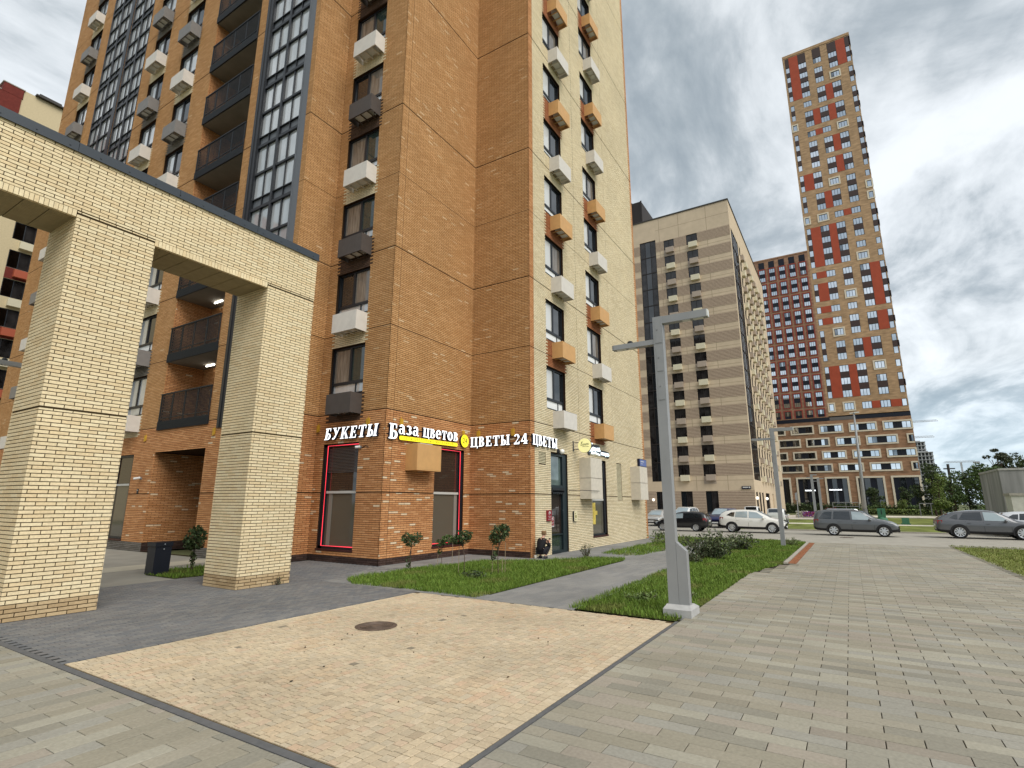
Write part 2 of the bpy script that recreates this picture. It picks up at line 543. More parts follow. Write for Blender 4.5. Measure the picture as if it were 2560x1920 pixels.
PLANK_COL = [(0.29, 0.262, 0.20), (0.305, 0.277, 0.215), (0.275, 0.25, 0.19), (0.25, 0.233, 0.185), (0.315, 0.277, 0.222), (0.33, 0.308, 0.243), (0.28, 0.262, 0.21), (0.295, 0.28, 0.235)]
CREAM_COL = [(0.53, 0.43, 0.29), (0.56, 0.46, 0.32), (0.50, 0.405, 0.275), (0.52, 0.43, 0.295), (0.53, 0.405, 0.28), (0.47, 0.385, 0.265), (0.55, 0.445, 0.30), (0.49, 0.41, 0.29)]
SETT_COL = [(0.155, 0.155, 0.155), (0.175, 0.172, 0.165), (0.14, 0.143, 0.146), (0.165, 0.158, 0.152), (0.19, 0.185, 0.175)]
SLAB_COL = [(0.225, 0.222, 0.21), (0.24, 0.235, 0.22), (0.21, 0.208, 0.20)]


class Paving:
    def __init__(s): s.lo = []; s.hi = []; s.c = []

    def add(s, x0, x1, y0, y1, col, g=0.0045, h=0.03):
        t = rnd.uniform(-0.0015, 0.0015)
        s.lo.append((x0 + g, y0 + g, -h)); s.hi.append((x1 - g, y1 - g, t)); s.c.append(col)

    def build(s, parent, name, n_single=300):
        lo = np.array(s.lo); hi = np.array(s.hi); c = np.array(s.c)
        mid = (lo + hi) / 2
        v = mid - np.array(CAM)
        z = v @ np.array(fw); px = 1280 + 1330 * (v @ np.array(rt)) / np.maximum(z, 0.01); py = 960 - 1330 * (v @ np.array(up)) / np.maximum(z, 0.01)
        el = (z > 0) & (px > 5) & (px < 2555) & (py < 1915)
        d = np.linalg.norm(v, axis=1) / np.sqrt((hi[:, 0] - lo[:, 0]) * (hi[:, 1] - lo[:, 1]))
        order = [i for i in np.argsort(np.where(el, d, 1e9))[:n_single] if el[i]]
        cache = {}
        for i in order:
            key = tuple(np.round(hi[i] - lo[i], 3)[:2])
            if key not in cache:
                h = (hi[i] - lo[i]) / 2
                mb = MB(); bv = 0.003
                mb.box(-h[0], -h[1], -0.015, h[0], h[1], 0.012, skip='tb')
                # a small chamfer along the top edges
                a = [(-h[0], -h[1]), (h[0], -h[1]), (h[0], h[1]), (-h[0], h[1])]
                b_ = [(x - math.copysign(bv, x), y - math.copysign(bv, y)) for x, y in a]
                for k in range(4):
                    k2 = (k + 1) % 4
                    mb.quad((*a[k], 0.012), (*a[k2], 0.012), (*b_[k2], 0.015), (*b_[k], 0.015))
                mb.quad(*[(*p, 0.015) for p in b_])
                cache[key] = mb.mesh(name, M_STONEO)
            link(name, cache[key], parent, loc=(mid[i][0], mid[i][1], hi[i][2] - 0.015), color=c[i])
        keep = np.ones(len(lo), bool); keep[order] = False
        me = boxes_mesh(name + '_field', lo[keep], hi[keep], c[keep], M_STONE, skip_back='b')
        o = link(name + '_field', me, parent); o['kind'] = 'stuff'


# grey plank pavement on the street side
pav = sheet('pavement', [(3.36, -14), (34.9, -14), (34.9, 2.86), (3.36, 2.86)], -0.012, M_JOINT)
P = Paving()
k = 0
x = 3.4
while x < 34.88:
    y = -13.5 + (0.27 if (round((x - 3.4) / 0.2) % 2 == 0) else 0.57) - 0.6
    while y < 2.9:
        a, b = y, min(y + 0.6, 2.88)
        cx, cy = x + 0.1, (a + b) / 2
        if b - a > 0.05 and not inside(LAWNR, cx, cy) and not inside(BED3, cx, b - 0.12):
            ck = rnd.choice(PLANK_COL)
            if rnd.random() < 0.05: ck = tuple(v * 0.85 for v in ck)
            P.add(x, x + 0.2, a, b, ck)
        y += 0.6
    x += 0.2
P.build(pav, 'paving_plank')
# grey plank pavement on the near left
pav2 = sheet('pavement', [(-4, -3), (3.34, -3), (3.34, 20), (-4, 20)], -0.012, M_JOINT)
P = Paving()
y = -1.17
i = 0
while y < 19.8:
    x = -4 + (0.0 if i % 2 else 0.3)
    while x < 3.3:
        a, b = x, min(x + 0.6, 3.30)
        if b - a > 0.04: P.add(a, b, y, y + 0.2, rnd.choice(PLANK_COL))
        x += 0.6
    y += 0.2; i += 1
P.build(pav2, 'paving_plank')
# dark edging strips round the cream square
mb = MB()
mb.box(3.305, -3, -0.03, 3.395, 20, 0.002)
mb.box(3.40, 2.885, -0.03, 10.4, 2.94, 0.003)
o = mb.build('paving_edge', M_EDGE, None); o['kind'] = 'structure'

# cream square of small stones
SQ = (3.42, 10.33, 2.96, 9.10)
cre = sheet('plaza_paving', [(3.40, 2.945), (10.36, 2.945), (10.36, 9.12), (3.40, 9.12)], -0.009, M_JOINTC)
P = Paving()
for a in np.arange(3.42, 10.2, 0.115):                      # border rows
    for yy in (2.955, 8.965):
        P.add(a, a + 0.115, yy, yy + 0.13, rnd.choice(CREAM_COL[:4]))
y = 3.085
row = 0
while y < 8.95:
    x = 3.42 + (0.0, 0.065, 0.03)[row % 3]
    if x > 3.43: P.add(3.42, x, y, y + 0.105, rnd.choice(CREAM_COL))
    while x < 10.28:
        w = rnd.choice((0.105, 0.105, 0.14, 0.155, 0.075))
        c = rnd.choice(CREAM_COL)
        r_ = rnd.random()
        if r_ < 0.0035: c = (0.24, 0.205, 0.15)
        elif r_ < 0.02: c = (0.41, 0.325, 0.22)
        pk = math.sin(x * 2.1 + y * 0.7) * math.sin(y * 2.9 - x * 0.6)
        if pk > 0.5 and rnd.random() < .6: c = (c[0] * 1.0, c[1] * 0.95, c[2] * 0.92)
        P.add(x, min(x + w, 10.34), y, y + 0.105, c, g=0.0045)
        x += w
    y += 0.105; row += 1
P.build(cre, 'paving_stone')

# dark setts between the gateway and the cream square, and along the building foot
SETT_R = [(3.40, 9.14), (10.4, 9.14), (10.4, 12.3), (13.6, 12.4), (13.6, 17.4), (12.0, 17.4), (12.0, 16.3), (3.40, 16.2)]
sett = sheet('sett_paving', SETT_R, -0.012, M_JOINTD)
P = Paving()
y = 9.14
row = 0
while y < 17.3:
    x = 3.40 + (0.1 if row % 2 else 0.0)
    while x < 13.5:
        if inside(SETT_R, x + 0.1, y + 0.05) and not inside(BED0, x + 0.1, y + 0.05) and not inside(BED1, x + 0.1, y + 0.05):
            P.add(x, x + 0.2, y, y + 0.1, rnd.choice(SETT_COL), g=0.004)
        x += 0.2
    y += 0.1; row += 1
P.build(sett, 'paving_sett')
# slabs of the path and along the building
PATH = [(10.36, 5.0), (35.3, 5.0), (35.3, 13.7), (13.6, 13.7), (10.4, 12.6)]
path = sheet('path', PATH, -0.012, M_JOINTD)
P = Paving()
y = 5.0
row = 0
while y < 13.7:
    x = 10.38 - (0.3 if row % 2 else 0.0)
    while x < 35.2:
        cx, cy = x + 0.3, y + 0.1
        x0_ = max(x, 10.37)
        cx = (x0_ + x + .6) / 2
        if inside(PATH, cx, cy) and not (inside(BED1, cx, cy) and inside(BED1, x, cy) and inside(BED1, x + 0.6, cy)):
            P.add(x0_, x + 0.6, y, y + 0.2, rnd.choice(SLAB_COL), g=0.004)
        x += 0.6
    y += 0.2; row += 1
P.build(path, 'paving_slab', 220)
# pale slabs of the courtyard behind the gateway
M_COURT = mat('courtyard_slabs', (0.27, 0.255, 0.215), rough=0.9, var=0.12, vscale=1.2)
sheet('courtyard_paving', [(-30, 16.2), (12.0, 16.2), (12.0, 60), (-30, 60)], -0.012, M_COURT)
mb = MB()
mb.poly([(2, 18.9, -0.006), (12, 19.9, -0.006), (12, 21.1, -0.006), (2, 20.6, -0.006)])
o = mb.build('path', mat('courtyard_pale_band', (0.40, 0.37, 0.29), rough=0.9, var=0.08, vscale=2), None); o['kind'] = 'structure'

# ------------------------------------------------------------------ lawns
M_GRASS = mat('grass_blade', attr='col', rough=0.6, spec=0.2)


def lawn(name, poly, dens, h, cols, z=-0.001, base=M_TURF, rim=0.05, far=None):
    st = sheet(name, poly, z, base)
    xs = [p[0] for p in poly]; ys = [p[1] for p in poly]
    area = (max(xs) - min(xs)) * (max(ys) - min(ys))
    n = int(area * dens)
    rs = np.random.RandomState(len(name) * 7 + n % 97)
    X = rs.uniform(min(xs) - rim, max(xs) + rim, n); Y = rs.uniform(min(ys) - rim, max(ys) + rim, n)
    ok = np.zeros(n, bool)
    j = len(poly) - 1
    for i in range(len(poly)):
        xi, yi = poly[i]; xj, yj = poly[j]
        if yi != yj:
            ok ^= ((yi > Y) != (yj > Y)) & (X < (xj - xi) * (Y - yi) / (yj - yi) + xi)
        j = i
    d = np.hypot(X, Y)
    thin = np.minimum(1, 15.0 / d)
    ok &= rs.uniform(0, 1, n) < thin
    X, Y, d = X[ok], Y[ok], d[ok]
    n = len(X)
    sc = np.clip(d / 14.0, 1, 3.0)
    clump = 0.65 + 0.5 * (np.sin(X * 3.1 + 1.3 * np.sin(Y * 2.3)) * np.sin(Y * 4.1 + X) * 0.5 + 0.5)
    H = h * rs.uniform(0.45, 1.25, n) * clump
    Wd = 0.005 * sc * rs.uniform(0.7, 1.5, n)
    A = rs.uniform(0, 2 * PI, n); L = rs.uniform(0.2, 1.0, n) * H * 0.8
    ax, ay = np.cos(A), np.sin(A)
    B = rs.uniform(0, 2 * PI, n); bx, by = np.cos(B) * L, np.sin(B) * L
    V = np.zeros((n, 5, 3), np.float32)
    V[:, 0] = np.stack([X - ax * Wd, Y - ay * Wd, np.zeros(n)], 1)
    V[:, 1] = np.stack([X + ax * Wd, Y + ay * Wd, np.zeros(n)], 1)
    V[:, 2] = np.stack([X + ax * Wd * .8 + bx * .35, Y + ay * Wd * .8 + by * .35, H * .6], 1)
    V[:, 3] = np.stack([X - ax * Wd * .8 + bx * .35, Y - ay * Wd * .8 + by * .35, H * .6], 1)
    V[:, 4] = np.stack([X + bx, Y + by, H], 1)
    idx = np.arange(n)[:, None] * 5
    F = np.concatenate([idx + np.array([[0, 1, 2]]), idx + np.array([[0, 2, 3]]), idx + np.array([[3, 2, 4]])], 0)
    C = np.array(cols)[rs.randint(0, len(cols), n)] * rs.uniform(0.75, 1.25, (n, 1))
    dry = (np.sin(X * 1.7 + 2) * np.sin(Y * 2.2 + X * .4) > 0.72)
    C[dry] = C[dry] * 0.5 + np.array([0.20, 0.18, 0.06]) * 0.5
    me = fast_mesh('grass', V.reshape(-1, 3), F, M_GRASS, np.concatenate([C, C, C], 0))
    g = link('grass', me)
    g['kind'] = 'stuff'; g['label'] = 'short green grass growing on the ' + name.replace('_', ' ')
    return st


GC = [(0.115, 0.185, 0.022), (0.14, 0.22, 0.03), (0.095, 0.16, 0.02), (0.175, 0.24, 0.042), (0.12, 0.205, 0.027)]
GC2 = [(0.17, 0.20, 0.045), (0.20, 0.22, 0.06), (0.14, 0.18, 0.035), (0.21, 0.21, 0.07)]
lawn('lawn_bed', BED1, 1300, 0.12, GC)
lawn('lawn_bed', BED3, 1000, 0.11, GC)
lawn('lawn_bed', BED2, 500, 0.12, GC)
lawn('lawn_bed', BED0, 500, 0.10, GC)
lawn('lawn', LAWNR, 330, 0.07, GC2, base=M_LAWNF)
sheet('far_lawn', [(49.5, -120), (66.0, -120), (66.0, 7.9), (49.5, 7.6)], -0.002, M_LAWNF)
sheet('footpath', [(66.0, -120), (69.2, -120), (69.2, 8.2), (66.0, 8.2)], -0.001, M_PATHW)
sheet('far_lawn', [(69.2, -120), (101, -120), (101, 8.4), (69.2, 8.2)], -0.002, M_LAWNF)
mb = MB(); mb.prism([(100.5, -11), (112, -14), (112, 3), (100.5, 3)], -0.02, 0.12)
o = mb.build('footpath', M_PATHW); o['kind'] = 'structure'
mb = MB(); mb.prism([(84, 3.4), (112, 3.4), (112, 16), (84, 9.5)], -0.02, 0.06)
o = mb.build('plaza', mat('far_plaza', (0.50, 0.45, 0.38), rough=0.9, var=0.08)); o['kind'] = 'structure'
# kerbs
mb = MB()
mb.box(34.86, -120, -0.04, 35.0, -4.02, 0.05); mb.box(34.86, 7.4, -0.04, 35.0, 14, 0.02)
mb.box(49.28, -120, -0.04, 49.46, 7.7, 0.11)
mb.box(22.3, 2.16, -0.03, 34.3, 2.28, 0.03)
o = mb.build('kerb', M_KERB); o['kind'] = 'structure'
# rusty drain strip beside the lawn bed
t = thing('drain_channel', 'long rusty brown steel drain channel set beside the grass bed edge', 'drain', (28.2, 2.0, 0))
mb = MB(); mb.box(22.25, 1.87, -0.02, 34.2, 2.14, 0.006)
mb.build('channel_frame', mat('rusty_frame', (0.20, 0.085, 0.04), rough=0.9, var=0.25, vscale=6), t)
M_RUST = mat('rusty_steel', (0.27, 0.105, 0.045), rough=0.85, var=0.3, vscale=4)
mb = MB(); mb.box(-0.245, -0.115, 0, 0.245, 0.115, 0.012)
for q in range(5): mb.box(-0.2 + q * 0.09, -0.09, 0.012, -0.165 + q * 0.09, 0.09, 0.0135)
me = mb.mesh('grate', M_RUST)
for q in range(24): link('grate', me, t, loc=(22.5 + q * 0.497, 2.005, 0.006))


def manhole(x, y, r, label, z=0.0):
    t = thing('manhole_cover', label, 'manhole cover', (x, y, z))
    mi = mat('cast_iron', (0.15, 0.11, 0.085), rough=0.6, spec=0.4, metal=0.4, var=0.3, vscale=9)
    mb = MB(); mb.lathe((x, y, z), [(r, 0.002), (r, 0.008), (r * .9, 0.009), (r * .9, 0.004)], 40); mb.build('frame_ring', mi, t, smooth=False)
    mb = MB()
    pr = [(r * .9, 0.004), (r * .88, 0.009), (r * .80, 0.009)]
    for k in range(5):
        a = r * (.78 - k * .09)
        pr += [(a, 0.002), (a - r * .035, 0.002), (a - r * .037, 0.010), (a - r * .075, 0.010)]
    pr += [(r * .31, 0.004), (r * .3, 0.012), (0.001, 0.012)]
    mb.lathe((x, y, z), pr, 40); mb.build('cover_plate', mi, t)
    return t


manhole(7.22, 7.25, 0.36, 'round rusty manhole cover with concentric ribs in the cream paving')
manhole(40.9, 0.42, 0.4, 'dark round manhole cover in the road before the grey estate car')

# ------------------------------------------------------------------ brick gateway (pergola)
gate = thing('brick_gateway', 'pale cream brick gateway with square pillars and dark metal coping', 'gateway', (4.5, 13.7, 0))
PX_ = [(-0.60, 0.88), (3.77, 5.25), (8.15, 9.64)]
Y0, Y1, ZB, ZT = 13.0, 14.42, 7.96, 9.3
BX0, BX1 = -4.6, 9.64
mb = MB()
for a, b in PX_: mb.box(a, Y0, 0, b, Y1, ZB, skip='tb')
for s_ in (3.87,):
    pass
mb.box(BX0, Y0, ZB, BX1, Y1, ZT)
mb.build('mortar_core', M_MORTC, gate)
B = Bricks()


def pcol(u, z):
    if z < 0.29: return pick('stain')
    return pick('pergola')


opens = [(BX0, PX_[0][0]), (PX_[0][1], PX_[1][0]), (PX_[1][1], PX_[2][0])]
pr_ = 0.010
for a, b in PX_:
    B.face('y', Y0, -1, a - pr_, b + pr_, 0.0, ZB - 0.01, [], pcol, proud=pr_, seams=(3.88, ZB))
    B.face('y', Y1, 1, a - pr_, b + pr_, 0.0, ZB, [], pcol, proud=pr_)
    B.face('x', a, -1, Y0, Y1, 0.0, ZB, [], pcol, proud=pr_, seams=(3.88,))
    B.face('x', b, 1, Y0, Y1, 0.0, ZB, [], pcol, proud=pr_, seams=(3.88,))
B.face('y', Y0, -1, BX0, BX1 + pr_, 8.045, ZT, [], pcol, proud=pr_)
for a, b in PX_:
    B.face('y', Y0, -1, a - pr_, b + pr_, 7.99, 8.03, [], pcol, proud=pr_)
B.face('y', Y1, 1, BX0, BX1 + pr_, ZB, ZT, [], pcol, proud=pr_)
B.face('x', BX1, 1, Y0, Y1, ZB + 0.02, ZT, [], pcol, proud=pr_)
# soldier course along the lower edge of the beam
for a, b in opens:
    u = a
    while u < b - 0.05:
        B.lo.append((u + 0.005, Y0 - 0.014, ZB - 0.075)); B.hi.append((min(u + 0.074, b - 0.003), Y0 + 0.06, ZB + 0.072))
        B.c.append(pick('pergola')); B.full.append(None)
        u += 0.0775
B.build(gate, 300, seen=lambda x, y, z: y < Y0 or (x < 3.8 and x > 3))
# soffit boards under the beam
for a, b in opens:
    n = max(1, int(round((b - a) / 0.42)))
    w = (b - a) / n
    mb = MB()
    for q in range(18):
        yy = Y0 + 0.075 + q * 0.0733
        mb.box(-w / 2 + 0.008, yy, ZB - 0.045, w / 2 - 0.008, yy + 0.064, ZB - 0.012)
    mb.box(-w / 2 + 0.004, Y0 + 0.07, ZB - 0.02, w / 2 - 0.004, Y1 - 0.01, ZB - 0.004)
    me = mb.mesh('soffit_panel', M_SOFF)
    for q in range(n): link('soffit_panel', me, gate, loc=(a + w * (q + .5), 0, 0))
# metal coping in lengths
L_ = (BX1 + 0.04 - BX0) / 7
mb = MB()
mb.box(0.004, Y0 - 0.05, ZT + 0.0, L_ - 0.004, Y1 + 0.05, ZT + 0.2)
mb.box(0.002, Y0 - 0.056, ZT - 0.016, L_ - 0.002, Y0 - 0.03, ZT + 0.02)
me = mb.mesh('coping_sheet', M_GREYMET)
for q in range(7): link('coping_sheet', me, gate, loc=(BX0 + q * L_, 0, 0))
mb = MB()
for q in range(26):
    mb.box(BX0 + .3 + q * .55, Y0 - 0.062, ZT + 0.05, BX0 + .325 + q * .55, Y0 - 0.05, ZT + 0.075)
ob = mb.build('coping_rivets', M_GREYMET, gate); ob['kind'] = 'stuff'

# ------------------------------------------------------------------ main apartment building
bld = thing('apartment_building', 'tall orange and cream brick apartment block with flower shop at street level', 'apartment building', (13.65, 13.8, 0))
FL = 3.19
NF = 13
HT = 46.9
XE, YF, XA, YB, XC, YD, XD = 12.0, 17.47, 13.66, 13.8, 18.8, 10.8, 33.42
YEND = 48.7
ZW = [(6.18 + FL * k, 8.08 + FL * k) for k in range(NF)]       # window bottoms and tops
SEAM = [2.45] + [5.42 + FL * k for k in range(NF + 1)]


def win_cols(cols):
    return [(a, b, z0, z1) for a, b in cols for z0, z1 in ZW]


HA = win_cols([(15.08, 16.96)]) + [(15.08, 17.01, 0.45, 4.27)]
HB = [(16.43, 18.36, 0.45, 4.28)]
HD = win_cols([(20.30, 22.17), (24.90, 26.76)]) + [(20.58, 22.22, 0.0, 4.24), (24.93, 26.84, 0.52, 4.26), (19.51, 20.14, 3.72, 4.22), (28.4, 29.15, 2.28, 4.25)]
LOG = (22.25, 26.42)
GZ = [(17.78, 21.58), (35.2, 38.35), (38.85, 42.2)]
HE = win_cols([(28.2, 30.1), (32.0, 33.9), (43.6, 45.6)]) + [(a, b, 5.1, 5.1 + FL * NF) for a, b in GZ]
HE += [(LOG[0], LOG[1], 5.30, 5.3 + FL * NF), (LOG[0], LOG[1], 0.0, 4.28), (28.3, 30.2, 0.45, 4.28), (32.0, 33.9, 0.45, 4.28), (43.6, 45.6, 0.45, 4.28)]

mb = MB()
wall_holes(mb, 'x', XA, -1, YB, YF, 0, HT, HA, depth=0.2)
wall_holes(mb, 'y', YB, -1, XA, XC, 0, HT, HB, depth=0.2)
wall_holes(mb, 'x', XC, -1, YD, YB, 0, HT, [])
wall_holes(mb, 'y', YD, -1, XC, XD, 0, HT, HD, depth=0.2)
wall_holes(mb, 'y', YF, -1, XE, XA, 0, HT, [])
hE = [h for h in HE if not (h[0] == LOG[0])]
hL = [h for h in HE if h[0] == LOG[0]]
wall_holes(mb, 'x', XE, -1, YF, YEND, 0, HT, HE, depth=0.2, back=False)
for a, b, z0, z1 in hE: mb.quad((XE + .2, a, z0), (XE + .2, b, z0), (XE + .2, b, z1), (XE + .2, a, z1))
mb.quad((XD, YD, 0), (XD, YEND, 0), (XD, YEND, HT), (XD, YD, HT))
mb.quad((XE, YEND, 0), (XD, YEND, 0), (XD, YEND, HT), (XE, YEND, HT))
mb.poly([(XE, YEND, HT), (XE, YF, HT), (XA, YF, HT), (XA, YB, HT), (XC, YB, HT), (XC, YD, HT), (XD, YD, HT), (XD, YEND, HT)])
mb.build('wall', M_MORT, bld)

B = Bricks()


def accent(u, z, p, p2):
    if z < 5.42: return rnd.random() < p
    return rnd.random() < p2 * (1.0 + 0.9 * math.sin(u * 2.3 + z * 0.9))


def spandrel(cols, u, z):
    """index of the storey whose window stands above, and the column"""
    for ci, (a, b) in enumerate(cols):
        if a - 0.02 < u < b + 0.02:
            for k, (z0, z1) in enumerate(ZW):
                lo_ = ZW[k - 1][1] if k else 5.08
                if lo_ < z < z0 + 0.03: return ci, k
    return None


def zone(z): return 'red' if z < 5.42 else 'ochre'


def colA(u, z):
    if z < 0.235: return pick('dark')
    s_ = spandrel([(15.08, 16.96)], u, z)
    if s_: return pick('brown' if s_[1] % 2 == 0 else 'cream')
    return pick('pale' if z < 5.42 else 'fleck') if accent(u, z, 0.045, 0.014) else pick(zone(z))


def colB(u, z):
    if z < 0.235: return pick('dark')
    return pick('pale' if z < 5.42 else 'fleck') if accent(u, z, 0.055, 0.028) else pick(zone(z))


def colC(u, z):
    if z < 0.235: return pick('dark')
    return pick('pale' if z < 5.42 else 'fleck') if accent(u, z, 0.028, 0.012) else pick(zone(z))


def colD(u, z):
    if u < 19.17: return pick('red')
    if u > 33.12: return pick('red')
    s_ = spandrel([(20.30, 22.17), (24.90, 26.76)], u, z)
    if s_ and (s_[1] + s_[0]) % 2 == 1: return pick('rust')
    return pick('cream')


def colE(u, z):
    if z < 0.36: return pick('grey')
    s_ = spandrel([(28.2, 30.1), (32.0, 33.9), (43.6, 45.6)], u, z)
    if s_: return pick('cream' if (s_[1] + (s_[0] == 1)) % 2 == 0 else 'grey')
    return pick('pale' if z < 5.42 else 'fleck') if accent(u, z, 0.018, 0.006) else pick(zone(z))


pr_ = 0.011
seamA = (0.34,)
B.face('x', XA, -1, YB - pr_, YF, 0, HT, HA, colA, proud=pr_, seams=SEAM)
B.face('y', YB, -1, XA - pr_, XC, 0, HT, HB + [(14.02, 14.04, 0, HT)], colB, proud=pr_, seams=SEAM)
B.face('x', XC, -1, YD - pr_, YB - pr_, 0, HT, [], colC, proud=pr_, seams=SEAM)
B.face('y', YD, -1, XC - pr_, XD, 0, HT, HD + [(19.16, 19.18, 0, HT), (23.60, 23.62, 4.6, HT), (28.04, 28.06, 4.6, HT)], colD, proud=pr_, seams=SEAM)
B.face('y', YF, -1, XE - pr_, XA - pr_, 0, HT, [], colC, proud=pr_, seams=SEAM)
B.face('x', XE, -1, YF, YEND, 0, HT, HE, colE, proud=pr_, seams=SEAM)
# loggia and portal walls
LD = 1.7
mb = MB()
for (a, b, z0, z1), dep in ((hL[0], LD), (hL[1], 3.0)):
    mb.quad((XE, a, z0), (XE + dep, a, z0), (XE + dep, a, z1), (XE, a, z1))
    mb.quad((XE, b, z0), (XE + dep, b, z0), (XE + dep, b, z1), (XE, b, z1))
    mb.quad((XE + dep, a, z0), (XE + dep, b, z0), (XE + dep, b, z1), (XE + dep, a, z1))
mb.quad((XE, LOG[0], 4.28), (XE + 3, LOG[0], 4.28), (XE + 3, LOG[1], 4.28), (XE, LOG[1], 4.28))
mb.build('recess_wall', M_MORT, bld)


def colR(u, z): return pick('pale') if rnd.random() < 0.02 else pick('red')


B.face('y', LOG[1], -1, XE, XE + LD, 5.3, HT - 1, [], colR, proud=0.009)
B.face('x', XE + LD, -1, LOG[0], LOG[1], 5.3, 27, [], colR, proud=0.009)
B.face('y', LOG[1], -1, XE, XE + 3.0, 0, 4.27, [], lambda u, z: pick('dark') if z < .36 else colR(u, z), proud=0.009)
B.face('x', XE + 3.0, -1, LOG[0], LOG[1], 0, 4.27, [(22.3, 24.1, 0, 3.6)], colR, proud=0.009)
B.build(bld, 300, seen=lambda x, y, z: z < 6 and x < 18.5 and y < 17.4)

# --- windows --------------------------------------------------------------


def window_proto(w, h, kind):
    """local: x to the right seen from outside, -y outward, z up; origin at the sill centre on the wall plane"""
    fr = MB(); d0, d1 = 0.10, 0.18
    strip = 0.40
    ml = -0.04 if kind != 'A' else 0.06
    f = 0.075
    fr.box(-w / 2, d0, 0, -w / 2 + f, d1, h); fr.box(w / 2 - f, d0, 0, w / 2, d1, h)
    fr.box(-w / 2 + f, d0, h - f, w / 2 - f, d1, h); fr.box(-w / 2 + f, d0, 0, w / 2 - f, d1, 0.05)
    fr.box(-w / 2 + f, d0, strip, w / 2 - f, d1, strip + 0.11)
    fr.box(ml - 0.055, d0, strip + 0.11, ml + 0.055, d1, h - f)
    fr.box(w * 0.2, d0 + .015, 0.05, w * 0.2 + .04, d1, strip)
    o = fr.build('window', M_BLACK, None)
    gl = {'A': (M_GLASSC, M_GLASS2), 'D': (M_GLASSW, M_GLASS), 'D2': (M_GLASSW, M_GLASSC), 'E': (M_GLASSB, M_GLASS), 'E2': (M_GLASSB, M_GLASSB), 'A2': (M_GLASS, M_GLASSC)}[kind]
    for (a, b, m) in ((-w / 2 + f, ml - .055, gl[0]), (ml + .055, w / 2 - f, gl[1])):
        p = MB(); p.quad((a, d1 - .03, strip + .11), (b, d1 - .03, strip + .11), (b, d1 - .03, h - f), (a, d1 - .03, h - f))
        p.build('pane', m, o, local=True)
    p = MB(); p.quad((-w / 2 + f, d1 - .03, .05), (w / 2 - f, d1 - .03, .05), (w / 2 - f, d1 - .03, strip), (-w / 2 + f, d1 - .03, strip))
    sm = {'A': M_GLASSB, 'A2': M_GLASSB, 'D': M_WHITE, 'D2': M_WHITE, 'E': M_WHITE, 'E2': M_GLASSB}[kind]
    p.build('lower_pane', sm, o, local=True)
    s_ = MB(); s_.box(-w / 2 + .005, -0.03, -0.03, w / 2 - .005, d0, -0.002); s_.build('window_sill', M_BLACK if kind[0] != 'D' else M_GREYMET, o, local=True)
    return o


def basket_proto(m, unit=True):
    """air-conditioner cage below a window, open at the top and bottom; origin as the window's"""
    x0, x1, dp, z0, z1 = -0.39, 0.95, 0.56, -0.86, -0.10
    b = MB(); t = 0.018
    b.box(x0, -dp, z0, x1, -dp + t, z1); b.box(x0, -dp + t, z0, x0 + t, -0.014, z1); b.box(x1 - t, -dp + t, z0, x1, -0.014, z1)
    b.box(x0 + t, -dp + t, z0, x1 - t, -dp + t + .03, z0 + .03)
    for q in (0.2, 0.5, 0.8): b.box(x0 + (x1 - x0) * q - .02, -dp + .05, z0 + .01, x0 + (x1 - x0) * q + .02, -0.014, z0 + .04)
    o = b.build('air_conditioner_cage', m, None)
    if unit:
        u = MB(); u.box(x0 + .25, -dp + .1, z0 + .06, x1 - .25, -dp + .42, z1 - .12); u.tube([(x1 - .3, -.2, z0 + .2), (x1 - .2, -.1, z0 + .1), (x1 - .25, -.02, z0 + .3)], .02, 5)
        u.build('air_conditioner', M_UNIT, o, local=True)
    return o


PW = {k: window_proto(1.88, 1.90, k) for k in ('A', 'A2', 'D', 'D2', 'E', 'E2')}
PB = {'L': basket_proto(M_BOXL), 'D': basket_proto(M_BOXD), 'O': basket_proto(M_BOXO), 'L0': basket_proto(M_BOXL, False), 'G': basket_proto(M_BOXG)}
base = WL[bld.name]
rot_x = -PI / 2


def put(o, x, y, z, rot): return copy_part(o, bld, Vector((x, y, z)) - base, rot)


for k in range(NF):
    z0 = ZW[k][0]
    put(PW['A' if k % 3 != 1 else 'A2'], XA, 16.02, z0, rot_x)
    put(PB['D' if k % 2 == 0 else 'L'], XA, 16.02, z0, rot_x)
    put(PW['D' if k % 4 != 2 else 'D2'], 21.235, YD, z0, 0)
    put(PB['L' if k % 2 == 0 else 'O'], 21.235 + .0, YD, z0, 0)
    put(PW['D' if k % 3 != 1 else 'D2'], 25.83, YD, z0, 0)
    put(PB['O' if k % 2 == 0 else 'L'], 25.83, YD, z0, 0)
    for ci, yc in enumerate((29.15, 32.95, 44.6)):
        put(PW['E' if (k + ci) % 3 else 'E2'], XE, yc, z0, rot_x)
        put(PB['L' if (k + (ci == 1)) % 2 == 0 else 'G'], XE, yc, z0, rot_x)
for o in list(PW.values()) + list(PB.values()): kill(o)


